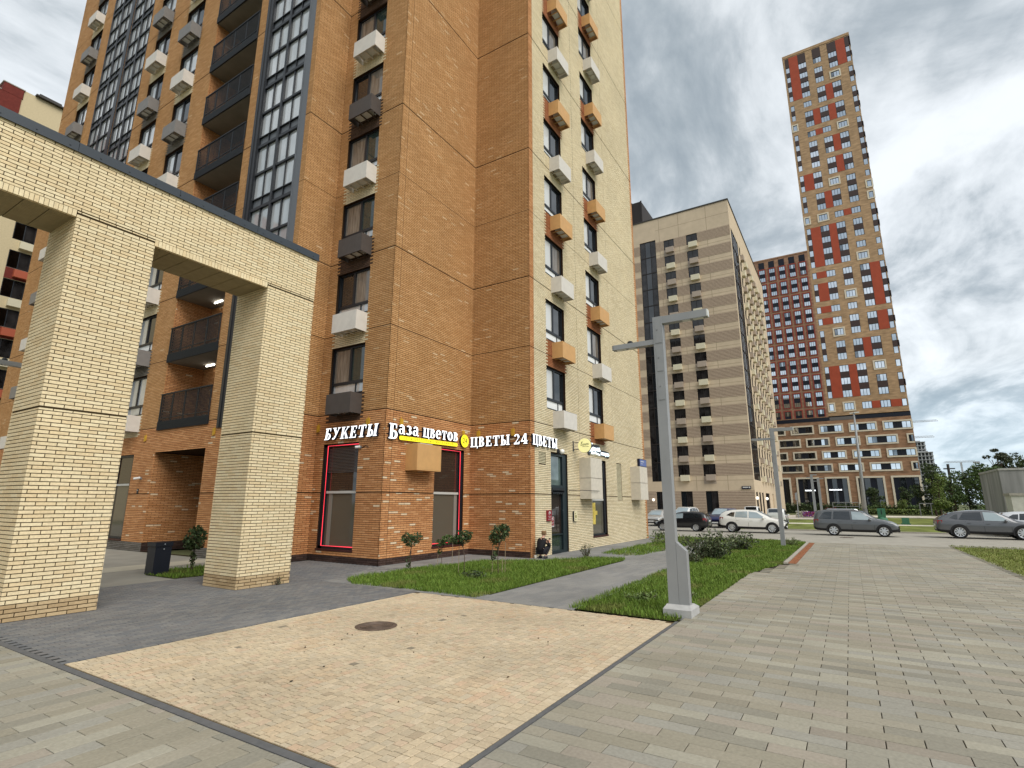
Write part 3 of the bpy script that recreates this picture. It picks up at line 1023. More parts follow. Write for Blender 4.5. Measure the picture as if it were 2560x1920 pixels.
# --- glazed balconies ------------------------------------------------------
def glazing_proto(w):
    """one bay of one storey: bars as the frame, panes and grey spandrel sheets as sub-parts; local as the windows"""
    fr = MB(); d0, d1 = 0.02, 0.14
    H = FL
    fr.box(-w / 2, d0 - .03, 0, -w / 2 + .075, d1, H); fr.box(w / 2 - .075, d0 - .03, 0, w / 2, d1, H)
    fr.box(-w / 2 + .075, d0 - .02, -0.06, w / 2 - .075, d1, .07); fr.box(-w / 2 + .075, d0 - .01, 1.74, w / 2 - .075, d1, 1.84)
    fr.box(-w / 2 + .075, d0, .50, w / 2 - .075, d1, .54)
    fr.box(-.018, d0 + .02, .07, .018, d1, 1.74); fr.box(-.03, d0 + .01, 1.84, .03, d1, H - .06)
    o = fr.build('balcony_glazing', M_BLACK, None)
    for a, b in ((-w / 2 + .075, -.02), (.02, w / 2 - .075)):
        for z0, z1, m, nm in ((.07, .50, M_PANELG, 'spandrel_sheet'), (.54, 1.74, M_GLASSB, 'pane'), (1.84, H - .06, M_GLASSB, 'pane')):
            p = MB(); p.quad((a, d1 - .04, z0), (b, d1 - .04, z0), (b, d1 - .04, z1), (a, d1 - .04, z1))
            p.build(nm, m, o, local=True)
    return o


for (a, b), edge in ((GZ[0], .42), (GZ[1], .04), (GZ[2], .04)):
    w = (b - a - 2 * edge) / 2
    g = glazing_proto(w)
    for k in range(NF):
        for c in (0.5, 1.5): put(g, XE, a + edge + w * c, 5.1 + FL * k, rot_x)
    kill(g)
mb = MB()
H1 = 5.1 + FL * NF
mb.box(XE - .03, 17.78, 5.1, XE + .06, 18.14, H1); mb.box(XE - .05, 18.14, 5.05, XE + .1, 18.20, H1)
mb.build('glazing_side_sheet', M_PANELG, bld)
mb = MB()
mb.box(XE - .06, 21.16, 5.05, XE + .1, 21.58, H1)
mb.box(XE - .05, 38.36, 5.05, XE + .06, 38.84, H1)
mb.box(XE - .09, 21.36, 5.05, XE - .06, 21.42, H1)
mb.build('downpipe_cover', M_BLACK, bld)

# --- loggias ---------------------------------------------------------------
ym = (LOG[0] + LOG[1]) / 2
wl = LOG[1] - LOG[0]
mb = MB()
mb.box(0.0, -wl / 2, -.02, LD, wl / 2, .2)
slab = mb.mesh('balcony_slab', M_CONC)
mb = MB()
mb.box(-.07, -wl / 2, -.03, -.03, wl / 2, .36)
for q in range(56):
    yy = -wl / 2 + .02 + q * (wl - .04) / 55
    mb.box(-.085, yy - .012, -.03, -.07, yy + .012, .36)
n_ = 44
for q in range(n_ + 1):
    yy = -wl / 2 + .03 + q * (wl - .06) / n_
    r_ = .028 if q % 11 == 0 else .010
    mb.box(-.06, yy - r_, .36, -.035, yy + r_, 1.6)
mb.box(-.08, -wl / 2, 1.6, -.015, wl / 2, 1.65)
mb.box(-.065, -wl / 2, .5, -.03, wl / 2, .53)
rail = mb.mesh('balcony_railing', M_BAR)
mb = MB(); mb.tube([(0, -.32, 0), (0, .32, 0)], .035, 8)
tube = mb.mesh('balcony_lamp', M_LAMPON)
mb = MB(); mb.box(0, -.45, .2, .03, .45, 2.3)
bdoor = mb.mesh('balcony_door', M_BLACK)
for k in range(NF):
    z = 5.30 + FL * k
    link('balcony_slab', slab, bld, loc=(XE, ym, z))
    link('balcony_railing', rail, bld, loc=(XE, ym, z))
    if k < NF - 1: link('balcony_lamp', tube, bld, loc=(XE + 1.2, 25.0 if k < 2 else 23.4, z + FL - .07))
    link('balcony_door', bdoor, bld, loc=(XE + LD - .05, 23.2, z))
# portal door
mb = MB()
mb.box(XE + 2.9, 22.3, 0, XE + 2.98, 24.1, 3.6)
o = mb.build('entrance_door', mat('entrance_door_black', (0.012, 0.012, 0.013), rough=0.3), bld)
mb = MB(); mb.tube([(XE + 2.86, 23.3, .8), (XE + 2.86, 23.3, 1.6)], .02, 6); mb.build('handle', M_GREYMET, o)


def text_mesh(name, body, size, depth, m, spacing=1.0):
    """flat lettering as a mesh, centred, in the xz plane facing -y"""
    c = bpy.data.curves.new(name, 'FONT'); c.body = body; c.size = size; c.extrude = depth; c.align_x = 'CENTER'; c.align_y = 'CENTER'
    c.space_character = spacing
    c.resolution_u = 4
    o = bpy.data.objects.new(name, c); COL.objects.link(o)
    dg = bpy.context.evaluated_depsgraph_get()
    me = bpy.data.meshes.new_from_object(o.evaluated_get(dg))
    bpy.data.objects.remove(o)
    me.transform(Matrix.Rotation(PI / 2, 4, 'X'))
    me.materials.clear(); me.materials.append(m)
    me.name = name
    return me


M_LGREY = mat('pale_digit', (0.10, 0.10, 0.10), rough=0.5)
link('number', text_mesh('number', '5', .55, .004, M_LGREY), o, loc=(XE + 2.885, 23.1, 2.9), rot=rot_x)

# --- street-level openings -----------------------------------------------------
M_BLIND = mat('dark_louvre', (0.07, 0.06, 0.055), rough=0.6)
M_BEAMW = mat('pale_blind_rail', (0.50, 0.49, 0.45), rough=0.6)
M_SHOPG = mat('dark_shop_glass', (0.03, 0.022, 0.018), rough=0.03, spec=0.7, ior=1.55)
M_SHOPL = mat('shop_glass_over_grey_film', (0.10, 0.09, 0.068), rough=0.06, spec=0.6, ior=1.5)


def shop_window(name, w, h, parent, loc, rot, neon, split=1.98):
    fr = MB(); d0, d1 = .06, .17
    f = .13
    fr.box(-w / 2, d0, 0, -w / 2 + f * (1.6 if neon == 'A' else .5), d1, h); fr.box(w / 2 - f * (.5 if neon == 'A' else 1.6), d0, 0, w / 2, d1, h)
    fr.box(-w / 2, d0, h - .1, w / 2, d1 + .001, h + .0); fr.box(-w / 2, d0, 0, w / 2, d1 + .001, .09)
    o = link('shop_window', fr.mesh('shop_window', M_BLACK), parent, loc=loc, rot=rot)
    p = MB(); p.quad((-w / 2, d1 - .02, .09), (w / 2, d1 - .02, .09), (w / 2, d1 - .02, split), (-w / 2, d1 - .02, split)); p.build('pane', M_SHOPL, o, local=True)
    p = MB(); p.quad((-w / 2, d1 - .02, split + .1), (w / 2, d1 - .02, split + .1), (w / 2, d1 - .02, h - .1), (-w / 2, d1 - .02, h - .1)); p.build('pane', M_SHOPG, o, local=True)
    p = MB(); p.box(-w / 2 + .1, d0 + .04, split, w / 2 - .1, d1 - .005, split + .09); p.build('blind_rail', M_BEAMW, o, local=True)
    p = MB(); xx = -w / 2 + .34 if neon == 'A' else w / 2 - .45
    p.box(xx, d1 - .035, .1, xx + .19, d1 - .022, split); p.build('curtain_strip', M_SHOPL if neon is None else mat('grey_film_strip', (0.22, 0.21, 0.18), rough=.3), o, local=True)
    if neon:
        p = MB()
        for q in range(17):
            zz = h - .16 - q * .055
            p.box(-w / 2 + .22, d0 + .05, zz - .034, w / 2 - .08, d1 - .03, zz)
        if neon == 'A': p.build('louvre_blind', M_BLIND, o, local=True)
        e_ = .16 if neon == 'A' else .04
        i_ = .04 if neon == 'A' else .16
        xl, xr = -w / 2 + e_ + .06, w / 2 - i_ - .06
        pts = [(xr + .1, d0 - .03, h - .06), (xl, d0 - .03, h - .06), (xl, d0 - .03, .1), (xr + .1, d0 - .03, .1)] if neon == 'A' else [(xl - .1, d0 - .03, h - .06), (xr, d0 - .03, h - .06), (xr, d0 - .03, .1), (xl - .1, d0 - .03, .1)]
        p = MB(); p.tube(pts, .014, 6); p.build('neon_tube', M_RED, o, local=True)
    s_ = MB(); s_.box(-w / 2 - .02, -.04, -.06, w / 2 + .02, d0, -.002); s_.build('window_sill', mat('dark_red_sill', (0.06, 0.018, 0.016), rough=.4), o, local=True)
    return o


shop_window('a', 1.93, 3.82, bld, (XA, 16.045, .45), rot_x, 'A')
shop_window('b', 1.93, 3.83, bld, (17.395, YB, .45), 0, 'B')
M_TEAL = mat('teal_black_frame', (0.012, 0.022, 0.026), rough=.35)
# plain tall windows on the long side
for yc in (29.25, 32.95, 44.6):
    o = shop_window('c', 1.9, 3.83, bld, (XE, yc, .45), rot_x, None, 2.4)
# right-hand shop window with yellow things behind the pane
o = shop_window('d', 1.91, 3.74, bld, (25.885, YD, .52), 0, None, 1.7)
p = MB(); p.box(-.62, .140, .55, -.25, .149, 1.6); p.box(-.55, .138, 1.0, -.02, .147, 1.2); p.build('yellow_display', mat('yellow_display', (.55, .42, .08), rough=.6, var=.3, vscale=6), o, local=True)
# street door
w, h = 1.64, 4.24
fr = MB()
fr.box(-w / 2, .05, 0, -w / 2 + .05, .18, h); fr.box(w / 2 - .42, .05, 0, w / 2, .19, h); fr.box(-w / 2 + .05, .05, h - .11, w / 2 - .42, .18, h)
fr.box(-w / 2 + .05, .05, 2.72, w / 2 - .42, .18, 2.86); fr.box(-w / 2 + .05, .05, 0, w / 2 - .42, .18, .12); fr.box(-w / 2 + .05, .06, .75, w / 2 - .42, .17, .80)
d = link('shop_door', fr.mesh('shop_door', M_TEAL), bld, loc=(21.4, YD, 0))
for z0, z1, m in ((2.86, h - .11, mat('green_reflecting_glass', (.10, .135, .125), rough=.03, spec=.8, ior=1.7, var=.5, vscale=1.3)), (.8, 2.72, M_SHOPG), (.12, .75, M_GLASS2)):
    p = MB(); p.quad((-w / 2 + .05, .15, z0), (w / 2 - .42, .15, z0), (w / 2 - .42, .15, z1), (-w / 2 + .05, .15, z1)); p.build('pane', m, d, local=True)
p = MB()
for q in range(6): p.lathe((-w / 2 + .17 + q * .18, -.03, 2.56), [(.001, -.02), (.09, -.02), (.09, .02), (.001, .02)], 12, 'y')
p.box(-w / 2 + .05, -.05, 2.56, w / 2 - .42, .04, 2.74); p.build('scalloped_awning', M_BAR, d, local=True)
p = MB(); p.tube([(.30, .02, .9), (.30, -.03, .95), (.30, -.03, 1.75), (.30, .02, 1.8)], .016, 6); p.build('handle', M_GREYMET, d, local=True)
# ventilation grilles
for a, b, z0, z1 in ((19.51, 20.14, 3.72, 4.22), (28.4, 29.15, 2.28, 4.25)):
    g = MB(); n_ = int((z1 - z0) / .062)
    for q in range(n_):
        zz = z0 + (q + .5) * (z1 - z0) / n_
        g.quad((a, YD - .005, zz - .026), (b, YD - .005, zz - .026), (b, YD + .03, zz + .022), (a, YD + .03, zz + .022))
    g.build('ventilation_grille', mat('cream_louvre', (.52, .46, .30), rough=.7), bld)
# big boxes for outdoor units at street level
for nm, x0, x1, zs in (('a', 23.5, 24.9, ((2.29, 3.245), (3.265, 4.22))), ('b', 30.6, 31.98, ((2.29, 3.245), (3.265, 4.20)))):
    for z0, z1 in zs:
        g = MB(); g.box(x0, YD - .59, z0, x1, YD - .014, z1); g.box(x0 + .02, YD - .594, z0 + .02, x1 - .02, YD - .59, z1 - .02)
        g.build('air_conditioner_box', mat('perforated_cream_sheet', (.60, .545, .45), rough=.6, var=.08, vscale=6, bump=.2, bscale=70), bld)
g = MB(); g.box(14.76, YB - .58, 3.26, 16.13, YB - .014, 4.23); g.box(14.78, YB - .584, 3.30, 16.11, YB - .58, 4.19)
g.build('air_conditioner_box', M_BOXO, bld)
g = MB(); g.box(15.0, YB - .5, 4.235, 15.7, YB - .1, 4.27); g.build('mounting_board', M_BEAMW, bld)
# yellow junction plates above the signs
M_YEL = mat('yellow_ochre_plate', (.52, .30, .03), rough=.6, var=.15, vscale=12)
for axis, a, z in (('x', 14.66, 4.98), ('x', 17.40, 4.93), ('y', 14.44, 5.0), ('y', 18.25, 4.99), ('c', 13.35, 5.0), ('c', 11.6, 4.98), ('e', 21.75, 4.92), ('e', 27.43, 4.99)):
    g = MB(); g.box(-.085, -.05, -.13, .085, -.012, .13); g.box(-.05, -.062, -.16, .06, -.05, .07); g.box(-.015, -.02, .1, .02, -.013, .2)
    me = g.mesh('junction_plate', M_YEL)
    loc = {'x': (XA, a, z), 'y': (a, YB, z), 'c': (XC, a, z), 'e': (XE, a, z)}[axis]
    link('junction_plate', me, bld, loc=loc, rot=0 if axis == 'y' else rot_x)
# security camera, bell, cable
t = thing('security_camera', 'small white security camera on the brick beside the dark entrance recess', 'camera', (XE, 27.3, 3.2))
g = MB(); g.box(XE - .05, 27.2, 3.1, XE - .013, 27.35, 3.2); g.build('bracket', M_BOXG, t)
g = MB(); g.tube([(XE - .06, 27.27, 3.17), (XE - .3, 27.35, 3.12)], .055, 10); g.build('camera_body', M_UNIT, t)
t = thing('door_bell', 'small dark bell panel on the orange brick left of the entrance', 'bell panel', (XE, 27.4, 2.58))
g = MB(); g.box(XE - .04, 27.34, 2.48, XE - .013, 27.46, 2.68); g.build('bell_plate', M_BLACK, t)
g = MB(); g.lathe((XE - .041, 27.4, 2.62), [(.02, -.012), (.02, 0), (.001, -.013)], 10, 'x'); g.build('button', M_UNIT, t)
t = thing('security_camera', 'white security camera at the top right corner of the louvred shop window', 'camera', (XA, 14.98, 4.1))
g = MB(); g.box(XA - .05, 14.92, 4.02, XA - .013, 15.0, 4.12); g.build('bracket', M_BOXG, t)
g = MB(); g.tube([(XA - .05, 14.97, 4.09), (XA - .2, 15.06, 4.06)], .05, 10); g.build('camera_body', M_UNIT, t)
g = MB(); g.tube([(XA - .02, 14.93, 4.05), (XA - .02, 14.7, 4.12), (XA - .02, 14.55, 4.05)], .012, 5); g.build('cable', M_BAR, t)

# ------------------------------------------------------------------ shop lettering
M_LETF = mat('lit_white_letter', (.85, .87, .9), rough=.4, emit=(0.92, 0.96, 1.0, 0.75))
M_LETS = mat('letter_side_navy', (.012, .014, .03), rough=.4)
M_SIGNY = mat('lit_yellow_sign', (.75, .62, .02), rough=.5, emit=(1.0, .82, .02, .38))
M_SIGNT = mat('sign_dark_text', (.10, .10, .02), rough=.6)


def Bx(x0, y0, x1, y1): return [(x0, y0), (x1, y0), (x1, y1), (x0, y1)]


def Arc(cx, cy, ro, so_, ri, si, a0, a1, n=12):
    out = []
    for i in range(n):
        t0 = R(a0 + (a1 - a0) * i / n); t1 = R(a0 + (a1 - a0) * (i + 1) / n)
        out.append([(cx + ri * math.cos(t0), cy + si * math.sin(t0)), (cx + ro * math.cos(t0), cy + so_ * math.sin(t0)),
                    (cx + ro * math.cos(t1), cy + so_ * math.sin(t1)), (cx + ri * math.cos(t1), cy + si * math.sin(t1))])
    return out


def glyph(ch):
    s = .075
    st = [Bx(.1, 0, .3, 1)]
    sf = lambda x0, x1, y: Bx(x0, y, x1, y + s)
    if ch == 'Б': return .66, st + [sf(.02, .3, 0), sf(.02, .56, 1 - s), Bx(.5, .72, .565, 1 - s)] + [Bx(.3, .48, .36, .56), Bx(.3, 0, .36, .075)] + Arc(.36, .28, .28, .28, .09, .205, -90, 90)
    if ch == 'У': return .74, [[(.05, .96), (.40, .30), (.50, .48), (.27, .96)], [(.64, .96), (.38, .34), (.26, .06), (.17, .06), (.28, .22), (.57, .96)][:4], [(.57, .96), (.26, .12), (.35, .10), (.65, .96)], Bx(.08, 0, .26, .13), [(.24, .0), (.26, .13), (.36, .16), (.33, .06)], sf(0, .35, 1 - s), sf(.48, .74, 1 - s)]
    if ch == 'К': return .80, st + [sf(.02, .38, 0), sf(.02, .38, 1 - s), [(.3, .42), (.36, .42), (.69, .96), (.60, .96)], [(.36, .50), (.56, .04), (.78, .04), (.47, .62)], sf(.50, .82, 0), sf(.52, .77, 1 - s)]
    if ch == 'Е': return .68, st + [sf(.02, .64, 0), sf(.02, .60, 1 - s), Bx(.3, .47, .46, .54), Bx(.44, .38, .50, .64), Bx(.575, s, .64, .28), Bx(.54, .74, .60, 1 - s)]
    if ch == 'Т': return .74, [Bx(.27, 0, .47, 1), sf(.17, .57, 0), sf(.02, .72, 1 - s), Bx(.02, .70, .085, 1 - s), Bx(.655, .70, .72, 1 - s)]
    if ch == 'Ы': return .98, st + [sf(.02, .36, 0), sf(.02, .38, 1 - s), Bx(.3, .48, .34, .56)] + Arc(.34, .28, .27, .28, .09, .205, -90, 90) + [Bx(.70, 0, .90, 1), sf(.62, .98, 0), sf(.62, .98, 1 - s)]
    if ch == 'Ц': return .84, st + [Bx(.55, 0, .75, 1), sf(.02, .84, 0), sf(.02, .38, 1 - s), sf(.47, .83, 1 - s), Bx(.765, -.17, .84, 0.0)]
    if ch == 'В': return .70, st + [sf(.02, .34, 0), sf(.02, .34, 1 - s), Bx(.3, .48, .36, .55)] + Arc(.34, .755, .24, .245, .07, .18, -90, 90) + Arc(.36, .265, .29, .265, .10, .20, -90, 90)
    if ch == '2': return .62, Arc(.31, .72, .27, .28, .09, .215, -20, 165) + [[(.02, .0), (.18, .10), (.56, .66), (.42, .56)], Bx(.04, 0, .58, .15), Bx(.52, .1, .60, .27)]
    if ch == '4': return .70, [Bx(.38, 0, .57, 1), [(.02, .27), (.12, .27), (.44, .98), (.38, .98)], Bx(.02, .22, .68, .33), sf(.28, .68, 0)]
    if ch == 'о': return .56, Arc(.27, .34, .27, .35, .09, .28, 0, 360, 20)
    if ch == 'е': return .54, Arc(.27, .34, .27, .35, .09, .28, 0, 320, 18) + [Bx(.1, .32, .52, .39)]
    if ch == 'а': return .56, [Bx(.32, 0.03, .48, .5), Bx(.44, 0, .56, .07)] + Arc(.26, .47, .22, .22, .06, .165, 0, 165, 8) + Arc(.21, .19, .2, .2, .05, .14, 60, 300, 10) + [Bx(.27, .33, .36, .39)]
    if ch == 'з': return .50, Arc(.22, .50, .22, .18, .05, .12, -90, 150, 10) + Arc(.22, .19, .25, .20, .06, .13, -150, 90, 12)
    if ch in 'цвт':
        w, P_ = glyph({'ц': 'Ц', 'в': 'В', 'т': 'Т'}[ch]); k = .70
        return w * k, [[(x * k, y * k) for x, y in q] for q in P_]
    return .3, []


def letters(parent, text, width, h, loc, rot, slant=0.0, big=None, gap=.06):
    """3-D letters as parts, left end at LOC (seen from outside), total WIDTH"""
    tot = 0
    out_ = []
    seq = []
    for i, ch in enumerate(text):
        if ch == ' ': tot += .32; continue
        w, P_ = glyph(ch)
        k = big if (big and i == 0) else 1.0
        seq.append((tot, k, P_, ch)); tot += w * k + gap
    tot -= gap
    kx = width / tot
    for x, k, P_, ch in seq:
        mb = MB(); q_ = 0
        for q in P_:
            pts = [((x + a * k) * kx + b * k * h * slant, b * k * h) for a, b in q]
            ar = sum(pts[i][0] * pts[(i + 1) % len(pts)][1] - pts[(i + 1) % len(pts)][0] * pts[i][1] for i in range(len(pts)))
            if ar < 0: pts.reverse()
            f = -.115 - .0005 * q_; q_ += 1
            mb.poly([(a, f, b) for a, b in pts], 0)
            n = len(pts)
            for i in range(n):
                a, b = pts[i], pts[(i + 1) % n]
                mb.quad((a[0], f, a[1]), (a[0], -.03, a[1]), (b[0], -.03, b[1]), (b[0], f, b[1]), 1)
            # dark backing, a little larger
            cx = sum(p[0] for p in pts) / n; cz = sum(p[1] for p in pts) / n
            g = []
            for a, b in pts:
                L = math.hypot(a - cx, b - cz) or 1
                g.append((a + (a - cx) / L * .012, -.045 + .0004 * q_, b + (b - cz) / L * .012))
            mb.poly(g, 1)
        out_.append(link('letter', mb.mesh('letter', [M_LETF, M_LETS]), parent, loc=loc, rot=rot))
    return out_


def rails(parent, w, zs, loc, rot):
    mb = MB()
    for z in zs: mb.box(-.02, -.03, z - .012, w, -.012, z + .012)
    link('mounting_rail', mb.mesh('mounting_rail', M_BAR), parent, loc=loc, rot=rot)


S1 = thing('shop_sign', 'white lit serif letters БУКЕТЫ above the louvred shop window', 'shop sign', (XA, 15.5, 4.6), group='flower shop lettering')
rails(S1, 2.85, (.1, .33), (XA, 16.90, 4.42), rot_x); letters(S1, 'БУКЕТЫ', 2.82, .44, (XA, 16.90, 4.43), rot_x, slant=.16, gap=.1)
S2 = thing('shop_sign', 'white lit letters База цветов with a yellow strip over the orange box', 'shop sign', (15.5, YB, 4.6), group='flower shop lettering')
rails(S2, 4.0, (.16, .42), (13.74, YB, 4.36), 0)
LL = letters(S2, 'База цветов', 4.02, .51, (13.73, YB, 4.545), 0, slant=.03, big=1.08)
# first letter hangs lower than the rest; the line rises a little
for i_, c_ in enumerate(LL):
    c_.location.z += -.205 if i_ == 0 else .007 * i_
mb = MB()
n_ = 8
ring = [(.07 * math.cos(R(90 + 180 * i / n_)), .0, .075 * math.sin(R(90 + 180 * i / n_))) for i in range(n_ + 1)]
pts = [(p[0] + .08, p[2]) for p in ring] + [(3.42 - p[0], -p[2]) for p in ring]
pts = [(a, b) for a, b in pts]
mb.poly([(a, -.10, b) for a, b in reversed(pts)], 0)
for i in range(len(pts)):
    a, b = pts[i], pts[(i + 1) % len(pts)]
    mb.quad((a[0], -.10, a[1]), (b[0], -.10, b[1]), (b[0], -.02, b[1]), (a[0], -.02, a[1]), 1)
o = link('sign_strip', mb.mesh('sign_strip', [M_SIGNY, M_LETS]), S2, loc=(14.28, YB, 4.415), rot=R(0))
o.rotation_euler = (0, R(-.8), 0)
me = text_mesh('strip_lettering', 'СЕТЬ ЦВЕТОЧНЫХ МАГАЗИНОВ', .125, .001, M_SIGNT, 1.35)
sx = 2.95 / (max(v.co.x for v in me.vertices) - min(v.co.x for v in me.vertices))
me.transform(Matrix.Diagonal((sx, 1, 1, 1)))
link('strip_lettering', me, o, loc=(1.72, -.103, 0), local=True)
S3 = thing('shop_sign', 'round yellow lit sign with the number 24 in the brick corner', 'shop sign', (18.24, YB, 4.67))
mb = MB(); mb.lathe((18.24, YB, 4.67), [(.27, -.02), (.27, -.12)], 28, 'y', 1); mb.lathe((18.24, YB, 4.67), [(.27, -.12), (.255, -.125), (.001, -.125)], 28, 'y', 0)
mb.build('sign_disc', [M_SIGNY, M_LETS], S3)
link('number', text_mesh('number', '24', .33, .002, M_SIGNT), S3, loc=(18.24, YB - .13, 4.67))
S4 = thing('shop_sign', 'white lit letters ЦВЕТЫ 24 on the narrow orange wall beside the yellow disc', 'shop sign', (XC, 12.3, 4.6), group='flower shop lettering')
rails(S4, 2.9, (.1, .33), (XC, 13.72, 4.44), rot_x); letters(S4, 'ЦВЕТЫ 24', 2.88, .42, (XC, 13.72, 4.45), rot_x, gap=.09)
S5 = thing('shop_sign', 'white lit letters ЦВЕТЫ on the cream wall above the street door', 'shop sign', (19.9, YD, 4.6), group='flower shop lettering')
rails(S5, 2.2, (.1, .33), (18.82, YD, 4.42), 0); letters(S5, 'ЦВЕТЫ', 2.18, .43, (18.83, YD, 4.43), 0, gap=.09)
# globe lamp over the door
t = thing('globe_lamp', 'white globe wall lamp at the corner above the street door', 'wall lamp', (21.3, YD, 4.33))
mb = MB(); mb.lathe((21.28, YD, 4.33), [(.13, -.013), (.13, -.06), (.05, -.08)], 16, 'y'); mb.build('lamp_back', M_BLACK, t)
mb = MB(); mb.lathe((21.36, YD - .17, 4.33), [(.001, -.12), (.07, -.10), (.115, -.04), (.12, 0), (.115, .04), (.07, .09), (.05, .1)], 18, 'y')
mb.build('lamp_globe', mat('lamp_globe_white', (.85, .82, .74), rough=.3), t, smooth=True)
# round projecting sign
t = thing('round_sign', 'round pale yellow projecting sign with dark script on a wall bracket', 'projecting sign', (22.9, YD, 4.7))
M_PALEY = mat('pale_yellow_lit', (.80, .76, .34), rough=.5, emit=(1.0, .93, .45, .22))
mb = MB()
c = (22.86, YD - .62, 4.71)
rr = .33
mb.lathe(c, [(rr, .05), (rr, -.05)], 32, 'x', 1); mb.lathe(c, [(rr, -.05), (rr * .97, -.056), (.001, -.056)], 32, 'x', 0); mb.lathe(c, [(.001, .056), (rr * .97, .056), (rr, .05)], 32, 'x', 0)
mb.build('sign_disc', [M_PALEY, M_LETS], t)
mb = MB()
for dz in (-.16, .16): mb.tube([(22.86, YD - .014, 4.71 + dz), (22.86, YD - .34, 4.71 + dz)], .016, 6)
mb.box(22.82, YD - .03, 4.46, 22.90, YD - .012, 4.96); mb.build('bracket', M_BLACK, t)


def script(parent, pts, rad, loc, rot, m, name='script_stroke'):
    mb = MB()
    for st in pts: mb.tube([(a, 0, b) for a, b in st], rad, 5)
    return link(name, mb.mesh(name, m), parent, loc=loc, rot=rot)


SCR = [[(0, .1), (.05, .3), (.1, .5), (.2, .48), (.13, .32), (.2, .26), (.17, .1), (.05, .02), (-.03, .08)], [(.05, .5), (.3, .56)],
       [(.32, .25), (.3, .0), (.28, -.15)], [(.31, .2), (.42, .3), (.46, .15), (.34, .08)], [(.62, .28), (.52, .26), (.5, .1), (.58, .1), (.62, .28), (.64, .1), (.7, .1)],
       [(.74, .3), (.74, .1)], [(.74, .2), (.88, .24)], [(.88, .34), (.88, .12)], [(.98, .32), (.97, .12), (1.1, .34), (1.1, .12), (1.2, .16)], [(.3, -.12), (.7, -.06), (1.15, -.14)]]
script(t, [[(a * .34, b * .34) for a, b in s] for s in SCR], .009, (22.86 - .06, YD - .44, 4.70), rot_x, M_SIGNT, 'script_lettering')
# black script bakery sign flat on the wall
t = thing('script_sign', 'black sign with pale blue script and small lettering on the cream wall', 'shop sign', (25.4, YD, 4.7))
mb = MB()
prof = [(24.46, 4.98), (24.42, 4.72), (24.52, 4.46), (24.72, 4.42), (24.80, 4.56), (25.4, 4.66), (25.95, 4.60), (25.98, 4.52), (26.75, 4.48), (27.22, 4.44), (27.25, 4.76), (26.0, 4.80), (25.95, 5.0), (25.5, 5.02)]
mb.poly([(a, YD - .06, b) for a, b in prof])
for i in range(len(prof)):
    a, b = prof[i], prof[(i + 1) % len(prof)]
    mb.quad((a[0], YD - .06, a[1]), (b[0], YD - .06, b[1]), (b[0], YD - .013, b[1]), (a[0], YD - .013, a[1]))
mb.build('sign_backing', M_BLACK, t)
M_LETB = mat('lit_pale_blue_letter', (.75, .85, .9), rough=.4, emit=(.8, .93, 1.0, .65))
script(t, [[(a * 1.12, b * .72) for a, b in s] for s in SCR], .042, (24.58, YD - .09, 4.62), 0, M_LETB, 'script_lettering')
me = text_mesh('small_lettering', 'пекарня', .27, .02, M_LETB)
link('small_lettering', me, t, loc=(26.6, YD - .085, 4.62))
# address plate
t = thing('address_plate', 'blue street address plate high on the cream wall near its far corner', 'address plate', (32.6, YD, 4.54))
mb = MB(); mb.box(31.95, YD - .16, 4.30, 33.25, YD - .013, 4.76); mb.build('plate_box', mat('address_blue_side', (.008, .01, .03), rough=.4), t)
mb = MB(); mb.box(32.0, YD - .168, 4.33, 33.2, YD - .16, 4.73); mb.build('plate_face', mat('address_blue', (.10, .14, .34), rough=.4), t)
mb = MB(); mb.box(32.15, YD - .172, 4.58, 32.75, YD - .168, 4.63); mb.box(32.15, YD - .172, 4.45, 32.5, YD - .168, 4.48); mb.build('plate_lettering', M_UNIT, t)
# red notice on the wall and on the door, beige plaque
M_NRED = mat('notice_red', (.23, .012, .02), rough=.4)


def notice(label, x0, x1, z0, z1, y, fr):
    t = thing('notice', label, 'notice', ((x0 + x1) / 2, y, z0))
    mb = MB(); mb.box(x0, y - .07 if not fr else y - .006, z0, x1, y, z1); mb.build('notice_board', M_NRED if not fr else M_UNIT, t)
    yy = y - .071 if not fr else y - .007
    w, h = x1 - x0, z1 - z0
    if fr:
        mb = MB(); mb.quad((x0 + .02, yy, z0 + .03), (x1 - .02, yy, z0 + .03), (x1 - .02, yy, z1 - .02), (x0 + .02, yy, z1 - .02)); mb.build('notice_face', M_NRED, t); yy -= .001
    mb = MB()
    cx = (x0 + x1) / 2; cz = z1 - h * .26
    ring = Arc(0, 0, w * .24, h * .17, w * .10, h * .08, -30, 250, 10)
    for q in ring: mb.poly([(cx + a, yy - .001, cz + b) for a, b in q])
    for k, ww in ((.56, .36), (.68, .2), (.84, .36)): mb.box(cx - w * ww, yy - .002, z1 - h * k - .006, cx + w * ww, yy - .001, z1 - h * k + .006)
    mb.build('notice_print', M_UNIT, t)


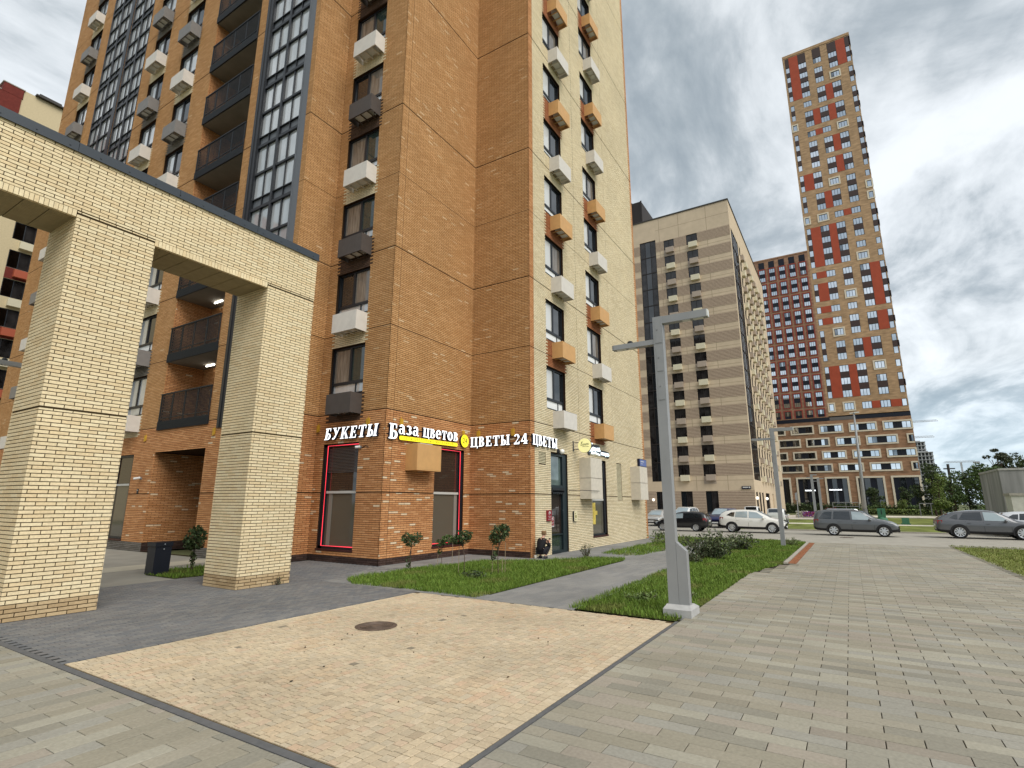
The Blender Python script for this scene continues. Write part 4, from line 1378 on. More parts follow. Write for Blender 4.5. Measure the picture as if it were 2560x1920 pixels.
notice('dark red notice board on the cream wall beside the street door', 20.10, 20.48, 1.37, 1.80, YD - .012, False)
notice('red poster with white border stuck on the door glass', 20.80, 21.10, 1.10, 1.52, YD + .145, True)
t = thing('wall_plaque', 'beige rounded plaque on the cream wall to the right of the door', 'plaque', (22.8, YD, 1.5))
mb = MB()
pts = []
for cx, cz, a0 in ((22.93, 1.69, 0), (22.68, 1.69, 90), (22.68, 1.34, 180), (22.93, 1.34, 270)):
    for q in range(5): pts.append((cx + .05 * math.cos(R(a0 + q * 22.5)), cz + .05 * math.sin(R(a0 + q * 22.5))))
mb.poly([(a, YD - .10, b) for a, b in reversed(pts)], 0)
for i in range(len(pts)):
    a, b = pts[i], pts[(i + 1) % len(pts)]
    mb.quad((a[0], YD - .10, a[1]), (b[0], YD - .10, b[1]), (b[0], YD - .013, b[1]), (a[0], YD - .013, a[1]), 1)
mb.build('plaque_face', [mat('beige_plaque', (.70, .62, .40), rough=.5), M_BLACK], t)
mb = MB(); mb.box(22.72, YD - .103, 1.60, 22.80, YD - .10, 1.66); mb.box(22.72, YD - .103, 1.44, 22.88, YD - .10, 1.56); mb.box(22.72, YD - .103, 1.36, 22.84, YD - .10, 1.39)
mb.build('plaque_print', mat('olive_print', (.25, .22, .08), rough=.6), t)
t = thing('awning_bar', 'thin black bar running along the wall from the door awning', 'bar', (23.5, YD, 2.62))
mb = MB(); mb.tube([(22.2, YD - .66, 2.66), (24.3, YD - .66, 2.66)], .014, 5); mb.tube([(22.3, YD - .014, 2.66), (22.3, YD - .66, 2.66)], .014, 5)
mb.build('bar_rod', M_BAR, t)

# ------------------------------------------------------------------ beige apartment block across the road
M_BEI = mat('beige_plaster_panel', (.58, .465, .33), rough=.85, spec=.2, var=.07, vscale=.9, var2=.05, v2scale=.15)
M_RIB = mat('ribbed_brick_band', (.46, .355, .265), rough=.9, spec=.15, var=.10, vscale=3.5)
M_RIBG = mat('ribbed_gap', (.20, .145, .10), rough=.95, spec=.1)
M_SEAMB = mat('panel_seam', (.30, .225, .15), rough=.95)
M_DWIN = mat('dark_brown_frame', (.022, .017, .015), rough=.5)
M_DGL = mat('dim_glass', (.022, .02, .02), rough=.06, spec=.55, ior=1.5, var=.8, vscale=.9)
M_CREAMB = mat('cream_sheet_box', (.66, .60, .44), rough=.6)
M_TAUPE = mat('taupe_sheet_box', (.40, .325, .26), rough=.6)
M_CAP = mat('dark_parapet_cap', (.05, .045, .04), rough=.5)
BG = thing('apartment_building', 'beige banded apartment block with dark windows beyond the parked cars', 'apartment building', (90, 20, 0))
XB, YB2, HB2 = 90.0, 12.15, 53.4
FB = 3.11
bw = [(8.26 + FB * k - 1.9, 8.26 + FB * k) for k in range(14)]
wc = [(17.6, 19.5), (21.65, 23.5), (30.4, 32.3)]
GL2 = (24.95, 27.9)
holes = [(a, b, z0, z1) for a, b in wc for z0, z1 in bw] + [(GL2[0], GL2[1], 5.63, 49.3)] + [(26.1, 27.35, 0, 3.97), (21.45, 23.3, 0.2, 4.0), (17.5, 19.4, 0.2, 4.02)]
mb = MB()
wall_holes(mb, 'x', XB, -1, YB2, 46, 0, HB2, holes, depth=.18)
RX = [99.0 + 3.6 * i for i in range(8)]
rh = [(x, x + 1.5, z0, z1) for x in RX for z0, z1 in bw] + [(90.9, 97.9, 5.72, 48.6)] + [(x, x + w_, .2, 3.85) for x, w_ in ((91.3, 1.9), (94.6, 1.9), (98.0, 1.9), (102.6, 5.4), (112, 2), (118, 2))]
wall_holes(mb, 'y', YB2, -1, XB, 134, 0, HB2, rh, depth=.18)
mb.quad((134, YB2, 0), (134, 46, 0), (134, 46, HB2), (134, YB2, HB2)); mb.quad((XB, 46, 0), (134, 46, 0), (134, 46, HB2), (XB, 46, HB2))
mb.quad((XB, YB2, HB2), (134, YB2, HB2), (134, 46, HB2), (XB, 46, HB2))
mb.build('wall', M_BEI, BG)


def ribs(z0, z1, pitch, spans, name):
    n = int(round((z1 - z0) / pitch)); p = (z1 - z0) / n
    for a, b in spans:
        mb = MB()
        mb.box(XB - .008, a, z0, XB - .002, b, z1, 1)
        for q in range(n): mb.box(XB - .045, a, z0 + q * p + .02, XB - .008, b, z0 + (q + .80) * p, 0)
        mb.build(name, [M_RIB, M_RIBG], BG)


sp = [(YB2 + .02, 17.58), (19.52, 21.63), (23.52, 24.93), (27.92, 30.38), (32.32, 46)]
for k in range(14): ribs(bw[k][0] - .02 + .1, bw[k][1] + .02, .22, sp, 'ribbed_band')
ribs(.1, 4.02, .24, [(YB2 + .02, 17.48), (19.42, 21.43), (23.32, 26.08), (27.37, 46)], 'ribbed_band')
mb = MB()
for y in (15.9, 20.7, 24.2, 29.2):
    mb.box(XB - .006, y - .03, 4.1, XB + .01, y + .03, HB2 - .1)
for z in [51.1] + [8.26 + FB * k - 2.6 for k in range(14)]:
    mb.box(XB - .004, YB2 + .05, z - .025, XB + .01, GL2[0] - .02, z + .025)
o = mb.build('panel_seams', M_SEAMB, BG); o['kind'] = 'stuff'
mb = MB(); mb.box(XB - .12, YB2 - .12, HB2, 134.1, YB2 + .3, HB2 + .22); mb.box(XB - .12, YB2 + .3, HB2, XB + .3, 46, HB2 + .22)
mb.build('parapet_cap', M_CAP, BG)
mb = MB(); mb.box(95, 28.7, HB2, 110, 44, 61)
for q in range(9): mb.box(94.9, 28.6 + q * 1.9, HB2, 95.0, 28.9 + q * 1.9, 61.1)
mb.build('roof_enclosure', M_DWIN, BG)


def win2(w, h, panes, fm, gm, name='window', f=.07, pname='pane', d=.10):
    fr = MB()
    fr.box(-w / 2, d - .05, 0, -w / 2 + f, d + .04, h); fr.box(w / 2 - f, d - .05, 0, w / 2, d + .04, h)
    fr.box(-w / 2 + f, d - .05, h - f, w / 2 - f, d + .04, h); fr.box(-w / 2 + f, d - .05, 0, w / 2 - f, d + .04, f)
    for q in range(1, panes):
        x = -w / 2 + w * q / panes; fr.box(x - f / 2, d - .05, f, x + f / 2, d + .04, h - f)
    o = fr.build(name, fm, None)
    for q in range(panes):
        x0 = -w / 2 + w * q / panes + f / 2; x1 = -w / 2 + w * (q + 1) / panes - f / 2
        p = MB(); p.quad((x0, d + .01, f), (x1, d + .01, f), (x1, d + .01, h - f), (x0, d + .01, h - f))
        p.build(pname, gm[q % len(gm)] if isinstance(gm, (list, tuple)) else gm, o, local=True)
    return o


def acbox(m, w=1.2, h=.75, d=.5):
    mb = MB(); mb.box(-w / 2, -d, 0, w / 2, -.003, h); return mb.mesh('air_conditioner_box', m)


bb = WL[BG.name]
wp = win2(1.9, 1.9, 2, M_DWIN, [M_DGL, M_DGL])
acm = [acbox(M_CREAMB, 1.43, .95, .55), acbox(M_TAUPE, 1.43, .95, .55)]
mb = MB(); mb.box(XB - .012, -.95, 0, XB - .001, .95, FB - 1.9 - .02)
tsp = mb.mesh('taupe_panel', M_TAUPE)
for ci, (a, b) in enumerate(wc):
    for k in range(14):
        yc = (a + b) / 2
        copy_part(wp, BG, Vector((XB, yc, bw[k][0])) - bb, rot_x)
        kind = (k + ci + 1) % 2
        link('air_conditioner_box', acm[kind], BG, loc=(XB, yc - .2, bw[k][0] - .72), rot=rot_x)
        if kind: link('taupe_panel', tsp, BG, loc=(0, yc, bw[k][0] - FB + 1.9 + .01))
kill(wp)
wp = win2(1.5, 1.9, 1, M_DWIN, M_DGL)
for i, x in enumerate(RX):
    for k in range(14):
        copy_part(wp, BG, Vector((x + .75, YB2, bw[k][0])) - bb, 0)
        link('air_conditioner_box', acm[(k + i) % 2], BG, loc=(x + 1.4, YB2, bw[k][0] - .72))
kill(wp)
gp = win2(GL2[1] - GL2[0], FB, 3, M_DWIN, [M_DGL, M_GLASS, M_DGL], 'balcony_glazing', f=.08, d=.06)
gq = win2(7.0, FB, 5, M_DWIN, [M_GLASS, M_DGL], 'balcony_glazing', f=.08, d=.06)
for k in range(14):
    copy_part(gp, BG, Vector((XB, sum(GL2) / 2, 5.66 + FB * k)) - bb, rot_x)
    copy_part(gq, BG, Vector((94.4, YB2, 5.2 + FB * k)) - bb, 0)
kill(gp); kill(gq)
sw = win2(1.86, 3.8, 2, M_DWIN, [M_GLASS, M_DGL], 'shop_window')
for yc in (22.375, 18.45): copy_part(sw, BG, Vector((XB, yc, .2)) - bb, rot_x)
copy_part(sw, BG, Vector((XB, 26.72, .15)) - bb, rot_x)
for x, w_ in ((91.3, 1.9), (94.6, 1.9), (98.0, 1.9), (102.6, 1.8), (104.4, 1.8), (106.2, 1.8)): copy_part(sw, BG, Vector((x + .95, YB2, .2)) - bb, 0)
kill(sw)
M_GLOBE = mat('lamp_globe_lit', (.9, .88, .8), rough=.3, emit=(1, .95, .85, .6))
for loc in ((XB - .2, 27.85, 2.65), (92.9 - 2.4, YB2 - .2, 2.9), (102, YB2 - .2, 2.9)):
    mb = MB(); mb.lathe((0, 0, 0), [(.001, -.24), (.17, -.17), (.24, 0), (.17, .17), (.001, .24)], 12)
    link('wall_globe', mb.mesh('wall_globe', M_GLOBE, True), BG, loc=loc)
t = thing('address_plate', 'dark street name plate on the beige block near its corner', 'address plate', (XB, 13.3, 4.5))
mb = MB(); mb.box(XB - .13, 12.62, 4.26, XB - .05, 13.95, 4.70); mb.build('plate_box', mat('plate_navy', (.012, .012, .03), rough=.4), t)
mb = MB(); mb.box(XB - .136, 13.05, 4.44, XB - .13, 13.80, 4.60); mb.box(XB - .136, 12.72, 4.40, XB - .13, 12.95, 4.62); mb.build('plate_lettering', M_UNIT, t)

# ------------------------------------------------------------------ tower with podium
M_TB = mat('mottled_tan_brick', (.40, .265, .155), rough=.9, spec=.15, var=.30, vscale=1.8, stretch=(1, .35, 1.2), var2=.08, v2scale=.2)
M_PB = mat('mottled_brown_brick', (.30, .175, .105), rough=.9, spec=.15, var=.36, vscale=1.9, stretch=(1, .35, 1.2), var2=.1, v2scale=.2)
M_TRED = mat('terracotta_red_panel', (.36, .068, .032), rough=.75, var=.08, vscale=.8)
M_TBR = mat('dark_brown_panel', (.055, .034, .030), rough=.6)
M_NAVY = mat('navy_black_panel', (.009, .011, .020), rough=.4)
M_IVORY = mat('ivory_frame', (.66, .585, .46), rough=.7)
M_MIRR = mat('sky_reflecting_glass', (.74, .78, .82), rough=.04, metal=1.0, spec=.5, var=.10, vscale=.7)
M_MIRD = mat('half_reflecting_glass', (.26, .28, .30), rough=.04, metal=1.0, spec=.5, var=.4, vscale=.9)
TW = thing('apartment_tower', 'very tall slim tan brick tower with red panels on a brown brick podium', 'apartment tower', (150, -6, 0))
XT = 150.0
YL, YR = 2.08, -14.0
C = [(.68, 1.62), (-3.46, -1.55), (-7.08, -5.10), (-10.76, -8.72), (-13.82, -12.83)]
PT = 3.13
rz = lambda r: (25.84 + PT * (r - 1) - 1.70, 25.84 + PT * (r - 1))
th = [(a, b, *rz(r)) for r in range(1, 33) for a, b in C]
mb = MB()
wall_holes(mb, 'x', XT, -1, YR, YL, 22.7, 126.2, th, depth=.15)
mb.quad((XT, YR, 22.7), (XT + 18, YR, 22.7), (XT + 18, YR, 126.2), (XT, YR, 126.2)); mb.quad((XT, YL, 22.7), (XT + 18, YL, 22.7), (XT + 18, YL, 126.2), (XT, YL, 126.2))
mb.quad((XT + 18, YL, 22.7), (XT + 18, YR, 22.7), (XT + 18, YR, 126.2), (XT + 18, YL, 126.2))
mb.box(XT - .1, YR - .1, 126.2, XT + 18.1, YL + .1, 127.0)
mb.build('wall', M_TB, TW)
bt = WL[TW.name]
w3 = win2(1.96, 1.7, 3, M_BLACK, [M_MIRR, M_MIRR, M_MIRR], f=.085, d=.08)
w3b = win2(1.96, 1.7, 3, M_BLACK, [M_MIRD, M_MIRR, M_MIRR], f=.085, d=.08)
w1 = win2(.95, 1.7, 1, M_BLACK, [M_MIRR], f=.085, d=.08)
fm_ = MB()


def frame_mesh(w, h, t=.32, d=.12):
    m = MB(); m.box(-w / 2 - t, -d, -t, -w / 2, -.002, h + t); m.box(w / 2, -d, -t, w / 2 + t, -.002, h + t); m.box(-w / 2, -d, h, w / 2, -.002, h + t); m.box(-w / 2, -d, -t, w / 2, -.002, 0)
    return m.mesh('ivory_surround', M_IVORY)


f3, f1 = frame_mesh(1.96, 1.7), frame_mesh(.95, 1.7)
framed = {(1, 0), (1, 1), (4, 3), (7, 1), (10, 2), (13, 3), (17, 0), (17, 1), (18, 4), (19, 4), (20, 2), (25, 3), (26, 0), (30, 3)}
for r in range(1, 33):
    for c, (a, b) in enumerate(C):
        proto = w1 if c in (0, 4) else (w3b if (r * 7 + c * 5) % 9 == 0 else w3)
        loc = Vector((XT, (a + b) / 2, rz(r)[0]))
        copy_part(proto, TW, loc - bt, rot_x)
        if (r, c) in framed: link('ivory_surround', f1 if c in (0, 4) else f3, TW, loc=loc, rot=rot_x)
for o in (w3, w3b, w1): kill(o)
# linked windows: dark spandrel between two storeys;  {column: [(first row, last row)]}
links = {0: [(2, 4), (5, 7), (10, 11), (13, 16), (18, 19), (20, 21), (22, 25), (27, 28), (29, 33)],
         1: [(2, 4), (5, 6), (10, 11), (13, 16), (18, 19), (20, 21), (22, 24), (26, 27), (29, 33)],
         2: [(2, 4), (5, 6), (7, 8), (11, 12), (13, 16), (18, 19), (21, 22), (23, 24), (26, 27), (28, 29), (30, 31), (32, 33)],
         3: [(2, 3), (5, 6), (7, 8), (9, 12), (15, 16), (18, 20), (21, 22), (23, 24), (26, 27), (28, 29), (31, 33)],
         4: [(2, 3), (5, 6), (7, 8), (9, 12), (15, 17), (21, 22), (22, 25), (26, 28), (29, 30), (31, 33)]}
for c, L in links.items():
    a, b = C[c]
    for r0_, r1_ in L:
        for r in range(r0_, r1_):
            z0 = rz(r)[1]; z1 = rz(r + 1)[0] if r < 32 else 125.9
            mb = MB(); mb.box(XT - .03, a, z0, XT + .02, b, z1)
            if c == 4: mb.box(XT + .0, YR - .16, z0, XT + 1.2, YR + .2, z1)
            mb.build('dark_spandrel', M_TBR, TW)
reds = {(0, 1): [(2, 4), (8, 8), (9, 9), (10, 11), (12, 12), (13, 16), (20, 21), (29, 33)], (1, 2): [(2, 4), (13, 16), (18, 19), (25, 25), (26, 27)],
        (2, 3): [(1, 1), (5, 6), (17, 17), (21, 22), (23, 24), (26, 27), (28, 29)], (3, 4): [(1, 1), (7, 8), (9, 12), (31, 33)]}
for (c0, c1), L in reds.items():
    ya, yb = C[c1][1], C[c0][0]
    for r0_, r1_ in L:
        z1 = rz(r1_)[1] if r1_ <= 32 else 125.9
        mb = MB(); mb.box(XT - .045, ya + .01, rz(r0_)[0], XT + .02, yb - .01, z1)
        mb.build('red_panel', M_TRED, TW)
# corner window returns on the narrow side
mb = MB()
for r in range(1, 33): mb.box(XT + .25, YR - .06, rz(r)[0], XT + 1.6, YR + .05, rz(r)[1])
o = mb.build('side_panes', M_MIRD, TW); o['kind'] = 'stuff'
# podium
SH = [(-14.1, -8.58), (-7.43, -1.84), (-.45, 4.51), (5.68, 10.66), (11.8, 16.8), (18, 23)]
R1 = [(-17.9, -12.7), (-11.09, -4.89), (-3.77, 1.29), (2.46, 7.55), (8.65, 13.68), (14.8, 19.9)]
R2 = [(-14.2, -8.5), (-7.43, -1.79), (-.69, 4.45), (5.51, 10.69), (11.8, 16.9)]
rows = [(9.42, 11.5, R1), (12.5, 14.58, R2), (15.58, 17.78, R1), (18.76, 20.97, R2)]
ph = [(max(a, YR - .3) + .34, b - .34, z0 + .33, z1 - .33) for z0, z1, L in rows for a, b in L] + [(a + .4, b - .4, 0, 7.95) for a, b in SH]
ph = [(max(a, -13.98), b, c_, d_) for a, b, c_, d_ in ph]
mb = MB()
wall_holes(mb, 'x', XT, -1, YR - .1, 26, 0, 21.8, ph, depth=.3)
mb.quad((XT, YR - .1, 0), (XT + 20, YR - .1, 0), (XT + 20, YR - .1, 21.8), (XT, YR - .1, 21.8))
mb.build('podium_wall', M_PB, TW)
mb = MB(); mb.box(XT - .02, YR - .1, 21.8, XT + 22, 26, 22.72); mb.build('podium_band', M_NAVY, TW)
mb = MB(); mb.box(XT - .03, -3.0, 21.82, XT - .021, 1.9, 22.6); mb.build('podium_band_pale', mat('grey_band', (.13, .12, .115), rough=.6), TW)
mb = MB(); mb.box(XT + .0, YR - .1, 22.72, XT + 22, 26, 22.9); mb.build('podium_roof', M_PB, TW)
n = 0
for ri, (z0, z1, L) in enumerate(rows):
    for wi, (a, b) in enumerate(L):
        full = (a + b) / 2
        w = b - a - .68; h = z1 - z0 - .66
        cut = a < -14.5
        if cut: a = -14.0; w = b - .34 - a; full = a + w / 2
        else: full = (a + b) / 2
        gms = [M_MIRR if (wi + ri) % 3 != 2 or wi < 3 else M_MIRD, M_MIRD if (wi * 3 + ri) % 4 == 1 else M_MIRR, M_NAVY, M_NAVY, M_MIRR if wi < 4 else M_MIRD, M_MIRR if wi < 3 else M_GLASS]
        if wi >= 4 or (wi == 3 and ri in (0, 1)): gms = [M_GLASS, M_MIRD, M_NAVY, M_NAVY, M_MIRD, M_GLASS]
        if cut: gms = [M_NAVY, M_MIRD]
        o = win2(w, h, len(gms), M_BLACK, gms, 'window', f=.09, d=.12)
        o.parent = TW; o.location = Vector((XT, full, z0 + .33)) - bt; o.rotation_euler = (0, 0, rot_x)
        m = MB(); t_ = .33
        xl = -w / 2 - t_; xr = w / 2 + (0 if cut else t_)
        m.box(xl, -.14, -t_, -w / 2, -.002, h + t_); m.box(-w / 2, -.14, h, w / 2, -.002, h + t_); m.box(-w / 2, -.14, -t_, w / 2, -.002, 0)
        if not cut: m.box(w / 2, -.14, -t_, xr, -.002, h + t_)
        link('ivory_surround', m.mesh('ivory_surround', M_IVORY), o, local=True)
for i, (a, b) in enumerate(SH):
    w = b - a - .8
    o = win2(w, 7.95, 4, M_BLACK, [M_NAVY, M_GLASS, M_NAVY, M_GLASS], 'shop_window', f=.1, d=.2)
    o.parent = TW; o.location = Vector((XT, (a + b) / 2, 0)) - bt; o.rotation_euler = (0, 0, rot_x)
    m = MB(); m.box(-w / 2 - .4, -.16, 0, -w / 2, -.002, 8.35); m.box(w / 2, -.16, 0, w / 2 + .4, -.002, 8.35); m.box(-w / 2, -.16, 7.95, w / 2, -.002, 8.35)
    link('ivory_surround', m.mesh('ivory_surround', M_IVORY), o, local=True)
for label, y0, y1, z in (('long white lit shop sign behind the second podium shop window', 1.1, 3.9, 5.3), ('small white lit shop sign at the podium beside the beige block', 6.6, 9.0, 5.2)):
    t = thing('shop_sign', label, 'shop sign', (XT, (y0 + y1) / 2, z))
    mb = MB(); mb.box(XT - .25, y0, z - .22, XT + .05, y1, z + .22); mb.build('sign_panel', mat('far_sign_dark', (.05, .05, .06), rough=.4), t)
    mb = MB()
    for q in range(9):
        yy = y1 - .1 - (y1 - y0 - .2) * q / 9
        mb.box(XT - .28, yy - .24, z - .15, XT - .25, yy, z + .15 - .06 * (q % 2))
    o = mb.build('sign_lettering', M_LETF, t); o['kind'] = 'stuff'

# ------------------------------------------------------------------ red gridded block behind
M_MB = mat('red_brown_grid_brick', (.33, .19, .12), rough=.9, var=.3, vscale=1.2, stretch=(1, .4, 1.2))
M_MR = mat('deep_red_surround', (.27, .055, .038), rough=.75, var=.1)
RB = thing('apartment_building', 'red brick slab block with a grid of paired windows behind the tower', 'apartment building', (214, 16, 0))
XM = 214.0
mb = MB(); mb.box(XM, -3, 0, XM + 20, 40, 94.0); mb.box(XM - .15, -3.2, 94.0, XM + 20, 40.2, 94.5); mb.build('wall', M_MB, RB)
br = WL[RB.name]
w_ = 2.0
m = MB()
m.box(-w_ / 2 - .36, -.16, -.25, -w_ / 2, -.002, 5.25); m.box(w_ / 2, -.16, -.25, w_ / 2 + .36, -.002, 5.25); m.box(-w_ / 2, -.16, 4.85, w_ / 2, -.002, 5.25); m.box(-w_ / 2, -.16, -.25, w_ / 2, -.002, .0)
sur = m.mesh('red_surround', M_MR)
m = MB(); m.box(-w_ / 2, -.06, 1.72, w_ / 2, -.004, 3.12); spn = m.mesh('dark_spandrel', M_NAVY)
m = MB(); m.box(-w_ / 2, -.06, 4.85, w_ / 2, -.004, 8.0); topd = m.mesh('dark_top_panel', M_NAVY)
wa = win2(w_, 1.72, 3, M_BLACK, [M_MIRR, M_MIRR, M_MIRR], f=.11, d=-.05)
wb = win2(w_, 1.72, 3, M_BLACK, [M_MIRD, M_MIRR, M_MIRD], f=.11, d=-.05)
for c in range(7):
    y = 5.03 + 3.47 * c
    for p in range(12):
        z = 85.35 - 6.2 * p
        loc = Vector((XM, y, z))
        link('red_surround', sur, RB, loc=loc, rot=rot_x)
        link('dark_spandrel', spn, RB, loc=loc, rot=rot_x)
        for q in range(2):
            dim = z < 32 or (c * 5 + p * 3 + q * 2) % 7 == 0
            copy_part(wb if dim else wa, RB, loc + Vector((0, 0, 3.12 * q)) - br, rot_x)
        if p == 0: link('dark_top_panel', topd, RB, loc=loc, rot=rot_x)
kill(wa); kill(wb)

# ------------------------------------------------------------------ courtyard wing far left
M_WC = mat('far_cream_brick', (.58, .48, .30), rough=.9, var=.10, vscale=6, stretch=(1, 1, 3))
M_WR = mat('far_red_brick', (.15, .028, .02), rough=.9, var=.15, vscale=4)
WG = thing('apartment_building', 'cream and red brick block seen far behind the gateway pillars', 'apartment building', (10, 72, 0))
YG = 72.0
wh = [(15.9, 17.75, 31.2 + 3.19 * k - 1.95, 31.2 + 3.19 * k) for k in range(-9, 4)] + [(10.2, 12.0, 31.2 + 3.19 * k - 1.95, 31.2 + 3.19 * k) for k in range(-9, 4)]
mb = MB()
wall_holes(mb, 'y', YG, -1, -30, 26, 0, 45, wh, depth=.15)
mb.quad((26, YG, 0), (26, YG + 14, 0), (26, YG + 14, 45), (26, YG, 45)); mb.quad((-30, YG, 0), (-30, YG + 14, 0), (-30, YG + 14, 45), (-30, YG, 45))
mb.box(14.3, YG + .0, 45, 26, YG + 14, 46.2)
mb.build('wall', M_WC, WG)
mb = MB(); mb.box(-30, YG - .08, 36.5, 14.2, YG + 10, 45.05); mb.box(12.6, YG - .1, 45.05, 14.25, YG + 3, 46.1); mb.build('red_upper_wall', M_WR, WG)
mb = MB(); mb.box(15.2, YG - .4, 46.2, 17.9, YG + 4, 46.35); mb.box(15.6, YG + .2, 46.35, 17.6, YG + 4, 46.9); mb.build('roof_canopy', M_CAP, WG)
mb = MB(); mb.box(12.5, YG - .14, 46.1, 14.35, YG + 3, 46.2); mb.box(-30, YG - .12, 45.05, 12.5, YG + 3, 45.15); mb.build('parapet_cap', M_KERB, WG)
wp = win2(1.82, 1.95, 2, M_BLACK, [M_MIRD, M_DGL])
bg_ = WL[WG.name]
acw, acr = acbox(M_CREAMB, 1.2, .8), acbox(mat('rust_red_box', (.42, .10, .05), rough=.6), 1.2, .8)
m = MB(); m.box(-.92, -.03, -1.2, .92, -.002, -.02); rsp = m.mesh('red_panel', M_WR)
for xc in (16.82, 11.1):
    for k in range(-9, 4):
        z = 31.2 + 3.19 * k - 1.95
        copy_part(wp, WG, Vector((xc, YG, z)) - bg_, 0)
        link('air_conditioner_box', acw if k % 2 == 0 else acr, WG, loc=(xc + .32, YG, z - .98))
        if k % 2: link('red_panel', rsp, WG, loc=(xc, YG, z))
kill(wp)

# ------------------------------------------------------------------ far building site, cranes, kiosk
M_FARC = mat('raw_concrete_far', (.34, .34, .335), rough=.9, var=.12, vscale=.3)
M_FARD = mat('raw_floor_dark', (.10, .105, .11), rough=.9)
for nm, lab, x, y0, y1, z1, st in (('a', 'unfinished grey concrete tower frame far off beside the podium', 600, -63.5, -45, 59, 3.3), ('b', 'lower unfinished concrete block stepping down from the far frame', 592, -67, -50, 49, 3.3)):
    t = thing('unfinished_building', lab, 'building site', (x, (y0 + y1) / 2, 0), group='concrete frames on the far building site')
    m = MB(); m.box(-.4, y0, 0, 18, y1, .55); me = m.mesh('floor_slab', M_FARC)
    nfl = int(z1 / st)
    for k in range(nfl + 1): link('floor_slab', me, t, loc=(x, 0, k * st))
    m = MB()
    yy = y0 + .3
    while yy < y1:
        m.box(x, yy, 0, x + .7, yy + .8, nfl * st); yy += 2.6
    m.box(x + 6, y0 + 3, 0, x + 12, y1 - 5, nfl * st + 2); o = m.build('column', M_FARC, t); o['kind'] = 'stuff'
    m = MB(); m.box(x + 2.5, y0 + 1, 0, x + 3, y1 - .5, nfl * st); m.build('inner_wall', M_FARD, t)
M_CRN = mat('crane_grey', (.42, .43, .44), rough=.6)
for lab, x, y, h, j0, j1 in (('tower crane with its jib over the far concrete frame, higher of two', 640, -50, 79, -80, -40), ('lower tower crane jib just above the far concrete frame', 620, -50, 62.0, -73, -38), ('distant tower crane standing alone above the tree line', 700, -100, 43, -112, -86)):
    t = thing('tower_crane', lab, 'crane', (x, y, 0), group='cranes on the far building site')
    m = MB(); m.box(x - .7, y - .7, 0, x + .7, y + .7, h); m.build('mast', M_CRN, t)
    m = MB()
    m.box(x - .3, j0, h, x + .3, j1, h + .35)
    n_ = int((j1 - j0) / 2.2)
    for q in range(n_): m.tube([(x, j0 + q * 2.2, h + .3), (x, j0 + (q + .5) * 2.2, h + 1.5), (x, j0 + (q + 1) * 2.2, h + .3)], .14, 4, cap=False)
    m.box(x - .2, j0 + 1, h + 1.35, x + .2, j1 - 1, h + 1.6)
    m.build('jib', M_CRN, t)
    m = MB(); e_ = j1 if abs(j1 - y) < abs(j0 - y) else j0
    m.box(x - 1, e_ - 2.5, h - 1.2, x + 1, e_ + 2.5, h + .5); m.build('counterweight', M_FARC, t)
KS = thing('kiosk_building', 'low grey concrete utility building with weathered streaks at the lawn edge', 'utility building', (62, -14, 0))
M_KC = mat('weathered_concrete', (.27, .265, .25), rough=.95, var=.28, vscale=.9, stretch=(2.2, 2.2, .25), var2=.12, v2scale=.6)
m = MB(); m.box(62, -34, 0, 70.3, -11.3, 4.95); m.build('wall', M_KC, KS)
m = MB(); m.box(61.94, -34, 4.95, 70.4, -11.24, 5.12); m.build('roof_slab', mat('roof_slab_concrete', (.36, .35, .32), rough=.9, var=.2), KS)
m = MB(); m.box(61.96, -34, 0, 70.36, -11.26, 1.35); m.build('plinth', mat('plinth_concrete', (.24, .235, .22), rough=.95, var=.25, vscale=.8, stretch=(2, 2, .3)), KS)
t = thing('meter_cabinet', 'pale grey equipment cabinet with small dark vent before the concrete building', 'cabinet', (58.5, -12.6, 0))
m = MB(); m.box(58, -14.2, 0, 60, -11.0, 2.75); m.build('cabinet_box', mat('chalky_grey', (.55, .53, .47), rough=.85, var=.12, vscale=2.5), t)
m = MB(); m.box(57.92, -14.3, 2.75, 60.1, -10.92, 2.95); m.build('cabinet_roof', M_KERB, t)
m = MB(); m.box(57.97, -12.6, 2.1, 58.0, -12.1, 2.55); m.build('vent', M_BLACK, t)

# ------------------------------------------------------------------ street lamps
M_LAMP = mat('lamp_grey_paint', (.27, .275, .275), rough=.45, spec=.4, var=.05, vscale=3, bump=.05, bscale=40)
M_LAMPD = mat('lamp_grey_dark', (.14, .145, .15), rough=.5)
M_BASE = mat('lamp_base_concrete', (.40, .395, .38), rough=.85, var=.1, vscale=8)
M_LENS = mat('lamp_lens', (.62, .62, .58), rough=.2)


